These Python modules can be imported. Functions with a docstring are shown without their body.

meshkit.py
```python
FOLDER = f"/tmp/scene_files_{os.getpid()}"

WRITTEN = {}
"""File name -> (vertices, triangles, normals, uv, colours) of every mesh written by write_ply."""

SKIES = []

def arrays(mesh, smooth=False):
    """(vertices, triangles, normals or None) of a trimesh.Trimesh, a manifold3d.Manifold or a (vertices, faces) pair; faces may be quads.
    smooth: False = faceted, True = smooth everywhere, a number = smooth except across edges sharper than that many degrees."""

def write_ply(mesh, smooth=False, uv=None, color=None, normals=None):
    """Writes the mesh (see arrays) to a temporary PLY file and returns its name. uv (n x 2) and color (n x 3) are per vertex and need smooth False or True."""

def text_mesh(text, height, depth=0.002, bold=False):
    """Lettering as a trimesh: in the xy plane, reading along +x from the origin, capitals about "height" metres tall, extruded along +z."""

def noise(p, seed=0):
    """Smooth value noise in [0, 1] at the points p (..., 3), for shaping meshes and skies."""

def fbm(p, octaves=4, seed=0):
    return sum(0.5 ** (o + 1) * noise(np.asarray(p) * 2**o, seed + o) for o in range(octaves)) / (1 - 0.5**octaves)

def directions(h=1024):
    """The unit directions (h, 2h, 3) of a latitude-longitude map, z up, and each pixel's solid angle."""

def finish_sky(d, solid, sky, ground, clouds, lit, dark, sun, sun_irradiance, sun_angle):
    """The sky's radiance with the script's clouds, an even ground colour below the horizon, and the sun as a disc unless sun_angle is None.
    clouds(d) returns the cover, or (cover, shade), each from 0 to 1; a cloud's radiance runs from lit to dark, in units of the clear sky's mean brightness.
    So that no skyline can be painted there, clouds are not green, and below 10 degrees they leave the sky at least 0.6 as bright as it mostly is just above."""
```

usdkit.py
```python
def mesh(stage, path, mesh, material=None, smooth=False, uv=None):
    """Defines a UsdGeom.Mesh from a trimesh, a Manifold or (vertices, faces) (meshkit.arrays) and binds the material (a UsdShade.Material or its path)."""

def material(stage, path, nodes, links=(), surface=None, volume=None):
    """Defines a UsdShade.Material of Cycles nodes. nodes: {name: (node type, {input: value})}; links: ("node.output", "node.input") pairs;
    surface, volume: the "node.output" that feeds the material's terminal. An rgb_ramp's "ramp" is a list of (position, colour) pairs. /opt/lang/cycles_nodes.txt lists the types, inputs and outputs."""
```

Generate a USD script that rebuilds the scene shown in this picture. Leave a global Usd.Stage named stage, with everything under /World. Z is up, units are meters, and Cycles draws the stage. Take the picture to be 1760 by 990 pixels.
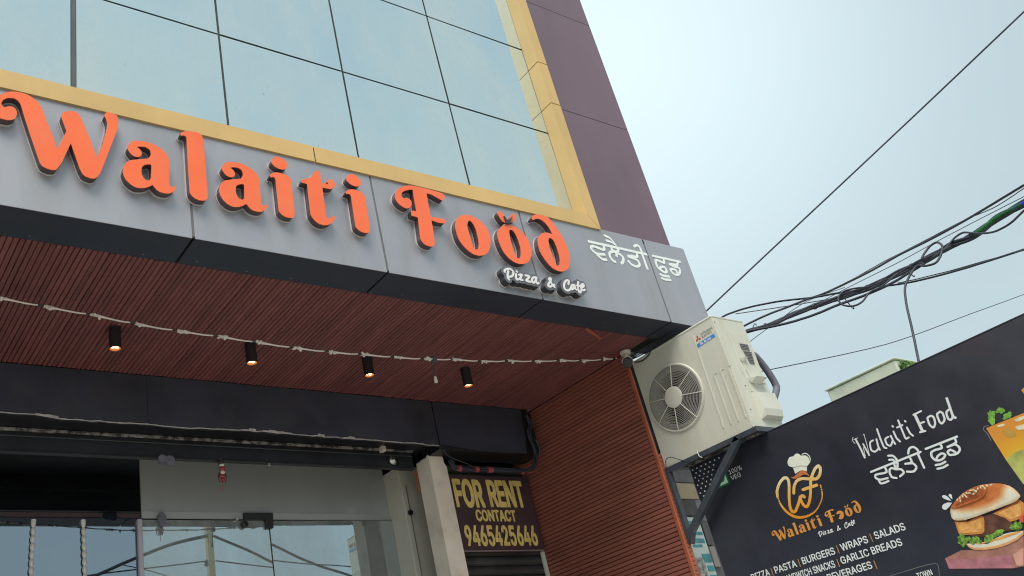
import math, random, json
import numpy as np, trimesh
import meshkit, usdkit
from pxr import Usd, UsdGeom, UsdLux, UsdShade, Gf, Sdf
from shapely.geometry import Polygon, LineString, Point, box as sbox
from shapely.ops import unary_union
from shapely import affinity

EXPOSURE, SKY_STR, SKY_AERO, SKY_SAT = 1.27, 0.1, 2.0, 0.75
SUN_E, SUN_A, SUN_INT, SUN_ANG = 58, 222, 0.40, 40.0
VEIL, VEIL_C, GLOW_C, GLOW_D = (0.78, 0.97), (2.3, 2.82, 2.9), (4.0, 4.8, 4.85), (0.659, 0.43, 0.617)
rnd = random.Random(7)
stage = Usd.Stage.CreateInMemory()
UsdGeom.SetStageUpAxis(stage, 'Z'); UsdGeom.SetStageMetersPerUnit(stage, 1.0)
UsdGeom.Xform.Define(stage, '/World'); UsdGeom.Scope.Define(stage, '/World/Looks')

# ------------------------------------------------------------------ camera
cam = UsdGeom.Camera.Define(stage, '/World/camera')
R = [[0.84434893, -0.51281408, -0.15523078], [0.13312679, 0.48143034, -0.86631523], [0.51899146, 0.71080697, 0.47476449]]
cam.AddTransformOp().Set(Gf.Matrix4d(*R[0], 0, *[-a for a in R[1]], 0, *[-a for a in R[2]], 0, 0, 0, 1.5, 1))
cam.CreateHorizontalApertureAttr(36.0); cam.CreateVerticalApertureAttr(20.25)
cam.CreateFocalLengthAttr(1593.11 * 36 / 1760)
cam.CreateHorizontalApertureOffsetAttr(244.14 * 36 / 1760); cam.CreateVerticalApertureOffsetAttr(12.87 * 36 / 1760)
cam.CreateClippingRangeAttr(Gf.Vec2f(0.05, 2000))
cam.CreateExposureAttr(EXPOSURE)

# ------------------------------------------------------------------ sky and sun (high sun behind thin overcast, on the street side)
SUN_EL, SUN_AZ = math.radians(SUN_E), math.radians(SUN_A)      # azimuth from +Y towards +X
sun_dir = np.array([math.sin(SUN_AZ) * math.cos(SUN_EL), math.cos(SUN_AZ) * math.cos(SUN_EL), math.sin(SUN_EL)])
usdkit.material(stage, '/World/Looks/hazy_sky', {
    's': ('sky_texture', {'sky_type': 'single_scattering', 'sun_disc': False, 'sun_elevation': SUN_EL, 'sun_rotation': SUN_AZ, 'altitude': 200.0, 'air_density': 1.0, 'aerosol_density': SKY_AERO, 'ozone_density': 1.0}),
    'h': ('hsv', {'saturation': SKY_SAT, 'value': 1.0}),
    'tc': ('texture_coordinate', {}), 'n': ('noise_texture', {'scale': 1.6, 'detail': 4.0, 'roughness': .5}), 'm': ('map_range', {'from_min': .3, 'from_max': .7, 'to_min': VEIL[0], 'to_max': VEIL[1], 'clamp': True}),
    'dt': ('vector_math', {'math_type': 'dot_product', 'vector2': GLOW_D}), 'gl': ('map_range', {'from_min': .915, 'from_max': 1.0, 'clamp': True}), 'gm': ('math', {'math_type': 'power', 'value2': 2.3}), 'vc': ('mix', {'color1': VEIL_C, 'color2': GLOW_C}),
    'c': ('mix', {}),
    'b': ('background_shader', {'strength': SKY_STR})}, [('s.color', 'h.color'), ('tc.generated', 'n.vector'), ('n.fac', 'm.value'), ('m.result', 'c.fac'), ('tc.generated', 'dt.vector1'), ('dt.value', 'gl.value'), ('gl.result', 'gm.value1'), ('gm.value', 'vc.fac'), ('vc.color', 'c.color2'), ('h.color', 'c.color1'), ('c.color', 'b.color')], surface='b.background')
dome = UsdLux.DomeLight.Define(stage, '/World/sky')
UsdShade.MaterialBindingAPI.Apply(dome.GetPrim()).Bind(UsdShade.Material.Get(stage, '/World/Looks/hazy_sky'))
dome.GetPrim().SetCustomDataByKey('kind', 'structure')
sun = UsdLux.DistantLight.Define(stage, '/World/sun')
sun.CreateNormalizeAttr(True); sun.CreateIntensityAttr(SUN_INT); sun.CreateAngleAttr(SUN_ANG); sun.CreateColorAttr(Gf.Vec3f(1.0, 0.95, 0.87))
zx = sun_dir; xx = np.cross([0, 0, 1.0], zx); xx /= np.linalg.norm(xx); yx = np.cross(zx, xx)
sun.AddTransformOp().Set(Gf.Matrix4d(*xx, 0, *yx, 0, *zx, 0, 0, 0, 30, 1))

# outlines in metres: D1 lettering on the fascia (X, Z), D2 print on the banner (Y, Z), D3 cables and LED modules (X, Y, Z)
D1 = {
  "W": [[[[0.699,4.838],[0.721,4.859],[0.743,4.876],[0.764,4.886],[0.787,4.891],[0.813,4.893],[0.84,4.888],[0.864,4.877],[0.886,4.862],[0.902,4.84],[0.914,4.814],[0.934,4.746],[0.96,4.674],[0.989,4.577],[1.034,4.71],[1.008,4.795],[1.009,4.813],[1.017,4.827],[1.045,4.845],[1.068,4.85],[1.089,4.847],[1.097,4.839],[1.111,4.811],[1.152,4.695],[1.188,4.577],[1.22,4.681],[1.244,4.787],[1.246,4.811],[1.246,4.829],[1.241,4.851],[1.231,4.868],[1.233,4.88],[1.241,4.894],[1.247,4.899],[1.254,4.901],[1.284,4.898],[1.297,4.893],[1.304,4.881],[1.306,4.862],[1.302,4.813],[1.294,4.777],[1.211,4.508],[1.199,4.476],[1.187,4.456],[1.173,4.443],[1.154,4.44],[1.129,4.446],[1.119,4.452],[1.112,4.461],[1.099,4.489],[1.056,4.636],[1.012,4.505],[0.989,4.457],[0.979,4.448],[0.961,4.444],[0.936,4.448],[0.917,4.456],[0.913,4.461],[0.906,4.473],[0.857,4.634],[0.825,4.746],[0.81,4.806],[0.803,4.823],[0.79,4.839],[0.782,4.843],[0.772,4.845],[0.748,4.839],[0.737,4.832],[0.724,4.819],[0.715,4.796],[0.717,4.785],[0.722,4.777],[0.733,4.773],[0.757,4.788],[0.771,4.787],[0.78,4.781],[0.786,4.773],[0.79,4.763],[0.791,4.745],[0.785,4.722],[0.779,4.712],[0.766,4.702],[0.747,4.696],[0.718,4.697],[0.699,4.701],[0.691,4.707],[0.681,4.721],[0.674,4.742],[0.674,4.765],[0.678,4.798],[0.685,4.818]]]],
  "a": [[[[1.394,4.746],[1.442,4.756],[1.46,4.756],[1.487,4.752],[1.506,4.746],[1.532,4.734],[1.552,4.72],[1.567,4.704],[1.575,4.685],[1.578,4.662],[1.571,4.497],[1.576,4.492],[1.588,4.491],[1.607,4.498],[1.606,4.484],[1.598,4.47],[1.587,4.457],[1.572,4.446],[1.561,4.441],[1.542,4.438],[1.516,4.441],[1.499,4.45],[1.477,4.477],[1.46,4.462],[1.436,4.448],[1.408,4.44],[1.387,4.44],[1.364,4.45],[1.345,4.466],[1.334,4.479],[1.325,4.501],[1.321,4.526],[1.328,4.563],[1.341,4.589],[1.356,4.604],[1.369,4.612],[1.46,4.645],[1.469,4.657],[1.478,4.678],[1.476,4.701],[1.468,4.712],[1.449,4.72],[1.422,4.716],[1.401,4.707],[1.419,4.695],[1.426,4.682],[1.428,4.668],[1.422,4.652],[1.411,4.643],[1.403,4.64],[1.389,4.64],[1.375,4.646],[1.363,4.658],[1.355,4.671],[1.351,4.684],[1.352,4.694],[1.359,4.713],[1.369,4.729],[1.381,4.74]],[[1.456,4.606],[1.472,4.61],[1.475,4.608],[1.477,4.599],[1.471,4.521],[1.462,4.503],[1.452,4.498],[1.439,4.502],[1.429,4.513],[1.422,4.533],[1.421,4.557],[1.424,4.575],[1.429,4.587],[1.44,4.598]]]],
  "l": [[[[1.652,4.867],[1.668,4.885],[1.684,4.895],[1.71,4.903],[1.738,4.907],[1.759,4.907],[1.771,4.905],[1.779,4.898],[1.787,4.88],[1.79,4.854],[1.787,4.477],[1.785,4.467],[1.778,4.452],[1.768,4.444],[1.756,4.44],[1.732,4.438],[1.71,4.445],[1.693,4.459],[1.685,4.476],[1.684,4.505],[1.689,4.846],[1.688,4.855],[1.683,4.861],[1.673,4.863],[1.661,4.856]]]],
  "i": [[[[2.184,4.716],[2.205,4.737],[2.224,4.746],[2.245,4.75],[2.268,4.75],[2.295,4.746],[2.31,4.737],[2.32,4.724],[2.323,4.705],[2.317,4.484],[2.314,4.468],[2.31,4.457],[2.304,4.448],[2.296,4.443],[2.273,4.439],[2.25,4.442],[2.23,4.452],[2.217,4.467],[2.215,4.48],[2.22,4.693],[2.214,4.707],[2.202,4.709],[2.192,4.702]]],[[[2.208,4.817],[2.212,4.835],[2.222,4.851],[2.242,4.865],[2.26,4.869],[2.277,4.867],[2.296,4.856],[2.308,4.843],[2.315,4.826],[2.313,4.81],[2.305,4.796],[2.287,4.783],[2.271,4.779],[2.249,4.78],[2.228,4.789],[2.211,4.805]]]],
  "t": [[[[2.398,4.741],[2.432,4.75],[2.452,4.762],[2.469,4.779],[2.497,4.822],[2.503,4.827],[2.514,4.831],[2.525,4.829],[2.532,4.821],[2.53,4.75],[2.534,4.744],[2.551,4.749],[2.562,4.755],[2.573,4.766],[2.582,4.781],[2.593,4.788],[2.602,4.79],[2.61,4.788],[2.617,4.783],[2.622,4.776],[2.626,4.76],[2.624,4.75],[2.617,4.733],[2.607,4.722],[2.585,4.713],[2.532,4.712],[2.527,4.498],[2.53,4.493],[2.538,4.489],[2.556,4.499],[2.572,4.515],[2.583,4.515],[2.587,4.511],[2.587,4.507],[2.578,4.489],[2.565,4.472],[2.55,4.457],[2.529,4.444],[2.499,4.436],[2.473,4.439],[2.461,4.444],[2.443,4.457],[2.428,4.478],[2.423,4.49],[2.422,4.509],[2.429,4.712],[2.413,4.715],[2.4,4.713],[2.395,4.715],[2.392,4.719]],[[2.557,4.746],[2.571,4.762],[2.58,4.747],[2.576,4.747]]]],
  "F": [[[[3.064,4.772],[3.072,4.795],[3.08,4.811],[3.097,4.834],[3.111,4.848],[3.148,4.87],[3.192,4.885],[3.234,4.892],[3.34,4.894],[3.457,4.886],[3.469,4.882],[3.474,4.876],[3.471,4.859],[3.464,4.842],[3.453,4.828],[3.445,4.825],[3.364,4.854],[3.326,4.857],[3.32,4.775],[3.317,4.697],[3.318,4.676],[3.323,4.67],[3.331,4.67],[3.358,4.673],[3.413,4.674],[3.427,4.67],[3.432,4.665],[3.429,4.655],[3.42,4.64],[3.371,4.636],[3.315,4.643],[3.313,4.588],[3.303,4.476],[3.294,4.452],[3.287,4.444],[3.273,4.436],[3.255,4.434],[3.23,4.438],[3.211,4.447],[3.201,4.461],[3.197,4.472],[3.196,4.485],[3.211,4.641],[3.194,4.644],[3.169,4.645],[3.165,4.648],[3.164,4.653],[3.167,4.684],[3.189,4.688],[3.209,4.687],[3.214,4.819],[3.218,4.859],[3.188,4.851],[3.149,4.833],[3.128,4.817],[3.119,4.802],[3.117,4.783],[3.124,4.771],[3.136,4.771],[3.15,4.78],[3.161,4.78],[3.172,4.776],[3.185,4.763],[3.186,4.747],[3.181,4.728],[3.17,4.713],[3.155,4.702],[3.139,4.695],[3.129,4.695],[3.11,4.7],[3.088,4.712],[3.076,4.724],[3.067,4.738],[3.063,4.754]]]],
  "o": [[[[3.511,4.66],[3.527,4.691],[3.545,4.712],[3.567,4.73],[3.594,4.744],[3.622,4.752],[3.66,4.753],[3.691,4.746],[3.719,4.733],[3.747,4.713],[3.761,4.698],[3.776,4.674],[3.784,4.649],[3.785,4.613],[3.782,4.586],[3.769,4.544],[3.752,4.508],[3.736,4.486],[3.714,4.466],[3.698,4.455],[3.671,4.444],[3.643,4.438],[3.615,4.439],[3.598,4.443],[3.574,4.455],[3.551,4.473],[3.53,4.496],[3.514,4.521],[3.507,4.54],[3.503,4.563],[3.501,4.618],[3.504,4.637]],[[3.615,4.682],[3.63,4.705],[3.637,4.708],[3.648,4.707],[3.656,4.7],[3.666,4.684],[3.676,4.644],[3.675,4.569],[3.671,4.532],[3.659,4.5],[3.648,4.487],[3.637,4.482],[3.627,4.483],[3.621,4.487],[3.616,4.496],[3.614,4.507],[3.606,4.651],[3.607,4.663]]]],
  "oe": [[[[3.862,4.654],[3.874,4.68],[3.892,4.701],[3.917,4.722],[3.942,4.737],[3.969,4.746],[3.997,4.751],[4.027,4.748],[4.058,4.737],[4.084,4.719],[4.105,4.698],[4.121,4.675],[4.131,4.651],[4.137,4.623],[4.136,4.582],[4.13,4.553],[4.118,4.524],[4.102,4.498],[4.083,4.476],[4.061,4.458],[4.043,4.449],[4.014,4.439],[3.984,4.436],[3.956,4.439],[3.936,4.446],[3.908,4.463],[3.892,4.479],[3.878,4.497],[3.868,4.516],[3.859,4.548],[3.854,4.588],[3.854,4.617]],[[3.97,4.682],[3.976,4.699],[3.986,4.707],[3.997,4.71],[4.009,4.705],[4.016,4.699],[4.025,4.681],[4.03,4.665],[4.035,4.636],[4.038,4.575],[4.03,4.536],[4.022,4.511],[4.011,4.492],[4.003,4.484],[3.99,4.479],[3.983,4.48],[3.976,4.485],[3.97,4.497],[3.963,4.618]]],[[[3.913,4.836],[3.921,4.845],[3.933,4.849],[3.947,4.845],[3.958,4.834],[3.962,4.824],[3.963,4.812],[3.958,4.756],[3.936,4.766],[3.926,4.779],[3.91,4.815],[3.91,4.828]]],[[[4.047,4.848],[4.07,4.86],[4.076,4.858],[4.081,4.853],[4.079,4.836],[4.068,4.812],[4.052,4.793],[4.034,4.779],[4.011,4.768],[3.994,4.764],[4.0,4.791],[4.006,4.804],[4.026,4.829]]]],
  "stalk": [[[[3.938,4.743],[3.959,4.763],[3.955,4.808],[3.971,4.777],[3.99,4.784],[4.035,4.823],[4.006,4.784],[3.998,4.768],[4.019,4.763],[3.981,4.75]]]],
  "d": [[[[4.224,4.854],[4.245,4.879],[4.268,4.892],[4.284,4.898],[4.323,4.904],[4.354,4.903],[4.375,4.9],[4.383,4.897],[4.401,4.884],[4.424,4.857],[4.446,4.822],[4.467,4.777],[4.486,4.721],[4.495,4.674],[4.498,4.623],[4.492,4.58],[4.477,4.534],[4.457,4.498],[4.444,4.483],[4.429,4.47],[4.391,4.449],[4.369,4.442],[4.338,4.442],[4.312,4.446],[4.294,4.454],[4.277,4.466],[4.261,4.481],[4.24,4.512],[4.221,4.55],[4.213,4.581],[4.214,4.627],[4.223,4.667],[4.232,4.689],[4.241,4.702],[4.253,4.715],[4.278,4.735],[4.308,4.749],[4.331,4.754],[4.348,4.755],[4.368,4.753],[4.386,4.749],[4.379,4.782],[4.364,4.815],[4.348,4.836],[4.329,4.852],[4.308,4.86],[4.287,4.862],[4.26,4.854],[4.232,4.838]],[[4.325,4.683],[4.331,4.698],[4.34,4.709],[4.353,4.714],[4.365,4.71],[4.375,4.704],[4.381,4.692],[4.39,4.645],[4.39,4.579],[4.384,4.535],[4.37,4.502],[4.358,4.49],[4.344,4.486],[4.333,4.489],[4.329,4.502],[4.325,4.568],[4.318,4.63]]]],
  "pizza": [[[3.824,4.341],[3.826,4.351],[3.831,4.357],[3.844,4.365],[3.854,4.369],[3.877,4.373],[3.887,4.37],[3.897,4.361],[3.9,4.354],[3.898,4.341],[3.885,4.323],[3.875,4.316],[3.864,4.311],[3.851,4.308],[3.842,4.309]],[[3.858,4.355],[3.846,4.33],[3.84,4.31],[3.838,4.294],[3.845,4.287]],[[3.921,4.341],[3.911,4.315],[3.91,4.304],[3.913,4.298],[3.926,4.302]],[[3.932,4.362],[3.933,4.36]],[[3.946,4.338],[3.964,4.344],[3.969,4.344],[3.971,4.343],[3.941,4.306],[3.943,4.303],[3.947,4.302],[3.963,4.302]],[[4.002,4.344],[4.025,4.345],[4.032,4.344],[4.034,4.341],[4.03,4.335],[4.001,4.309],[3.997,4.303],[4.0,4.301],[4.008,4.3],[4.034,4.301]],[[4.093,4.344],[4.075,4.342],[4.062,4.334],[4.054,4.325],[4.05,4.316],[4.049,4.306],[4.05,4.299],[4.058,4.297],[4.068,4.303],[4.086,4.322],[4.097,4.343]],[[4.096,4.341],[4.085,4.315],[4.084,4.306],[4.088,4.299],[4.092,4.296],[4.104,4.304]]],
  "amp": [[[4.243,4.293],[4.234,4.3],[4.231,4.304],[4.229,4.307],[4.219,4.335],[4.211,4.346],[4.211,4.349],[4.214,4.354],[4.224,4.361],[4.231,4.359],[4.228,4.349],[4.219,4.335],[4.193,4.31],[4.187,4.295],[4.187,4.292],[4.192,4.29],[4.204,4.291],[4.228,4.305],[4.232,4.307],[4.237,4.309],[4.248,4.312]]],
  "cafe": [[[4.384,4.339],[4.399,4.365],[4.398,4.368],[4.393,4.371],[4.385,4.371],[4.369,4.363],[4.359,4.354],[4.349,4.341],[4.34,4.327],[4.336,4.315],[4.335,4.299],[4.338,4.291],[4.35,4.285],[4.367,4.288],[4.385,4.298],[4.404,4.318]],[[4.441,4.341],[4.423,4.34],[4.415,4.334],[4.4,4.313],[4.399,4.307],[4.402,4.302],[4.404,4.301],[4.41,4.304],[4.423,4.313],[4.442,4.337]],[[4.444,4.338],[4.436,4.315],[4.44,4.31],[4.447,4.306]],[[4.489,4.373],[4.47,4.333],[4.466,4.305],[4.467,4.29],[4.472,4.288],[4.478,4.289],[4.49,4.306]],[[4.465,4.34],[4.497,4.341]],[[4.503,4.33],[4.532,4.347],[4.535,4.356],[4.531,4.365],[4.524,4.362],[4.511,4.353],[4.501,4.338],[4.497,4.329],[4.501,4.316],[4.506,4.311],[4.516,4.312],[4.53,4.319]]],
  "gur1": [[[4.797,4.804],[5.423,4.805]],[[4.953,4.797],[4.95,4.772],[4.947,4.763],[4.942,4.758],[4.933,4.756],[4.921,4.756],[4.85,4.769],[4.837,4.769],[4.824,4.766],[4.814,4.761],[4.807,4.746],[4.808,4.737],[4.814,4.728],[4.833,4.713],[4.85,4.706],[4.87,4.706],[4.938,4.716]],[[4.845,4.7],[4.872,4.678],[4.893,4.667],[4.907,4.666],[4.939,4.671]],[[5.036,4.802],[5.032,4.783],[5.032,4.776],[5.034,4.771],[5.046,4.766],[5.063,4.764],[5.071,4.764],[5.084,4.769],[5.1,4.781],[5.103,4.792],[5.101,4.806]],[[5.067,4.762],[5.035,4.759],[5.014,4.754],[5.001,4.746],[4.988,4.73],[4.985,4.716],[4.986,4.701],[4.987,4.694],[4.994,4.683],[5.007,4.67],[5.032,4.667]],[[5.08,4.754],[5.099,4.75],[5.112,4.744],[5.126,4.731],[5.129,4.72],[5.124,4.704],[5.11,4.681],[5.098,4.672],[5.08,4.664]],[[5.067,4.762],[5.066,4.736],[5.057,4.718]],[[5.305,4.802],[5.302,4.777],[5.299,4.768],[5.294,4.761],[5.287,4.758],[5.277,4.757],[5.245,4.758],[5.187,4.748]],[[5.187,4.748],[5.224,4.74],[5.261,4.736],[5.275,4.732],[5.286,4.725],[5.292,4.716],[5.295,4.705],[5.293,4.693],[5.286,4.683],[5.263,4.67],[5.245,4.667],[5.223,4.668],[5.203,4.673],[5.195,4.678],[5.17,4.705]],[[5.365,4.808],[5.367,4.66]],[[5.295,4.852],[5.317,4.866],[5.334,4.873],[5.347,4.873],[5.358,4.868],[5.362,4.864],[5.366,4.853],[5.369,4.825],[5.369,4.8]]],
  "gur1t": [[[5.003,4.895],[5.039,4.886],[5.055,4.878],[5.077,4.854],[5.095,4.824]],[[5.008,4.851],[5.034,4.85],[5.054,4.847],[5.071,4.838],[5.091,4.825]]],
  "gur2": [[[5.479,4.805],[5.807,4.807]],[[5.602,4.803],[5.601,4.777],[5.598,4.767],[5.594,4.761],[5.587,4.76],[5.578,4.761],[5.524,4.772],[5.51,4.772],[5.505,4.769],[5.498,4.758],[5.493,4.738],[5.493,4.719],[5.497,4.702],[5.501,4.696],[5.508,4.691],[5.515,4.686],[5.542,4.673],[5.556,4.668],[5.569,4.67],[5.588,4.682],[5.591,4.693],[5.589,4.706],[5.581,4.717],[5.569,4.72],[5.545,4.716],[5.529,4.706],[5.509,4.69]],[[5.495,4.643],[5.517,4.636],[5.536,4.633],[5.599,4.638]],[[5.496,4.609],[5.517,4.604],[5.536,4.601],[5.603,4.608]],[[5.769,4.804],[5.758,4.782],[5.745,4.768],[5.737,4.766],[5.697,4.765],[5.651,4.76]],[[5.651,4.76],[5.702,4.746],[5.745,4.745],[5.752,4.744],[5.756,4.74],[5.759,4.735],[5.759,4.722],[5.753,4.708],[5.73,4.684],[5.712,4.674],[5.692,4.67],[5.674,4.67],[5.667,4.672],[5.655,4.68],[5.647,4.688],[5.643,4.696],[5.641,4.704],[5.646,4.711],[5.663,4.718],[5.676,4.719],[5.695,4.718],[5.709,4.713],[5.711,4.71],[5.709,4.69]]],
}
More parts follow.
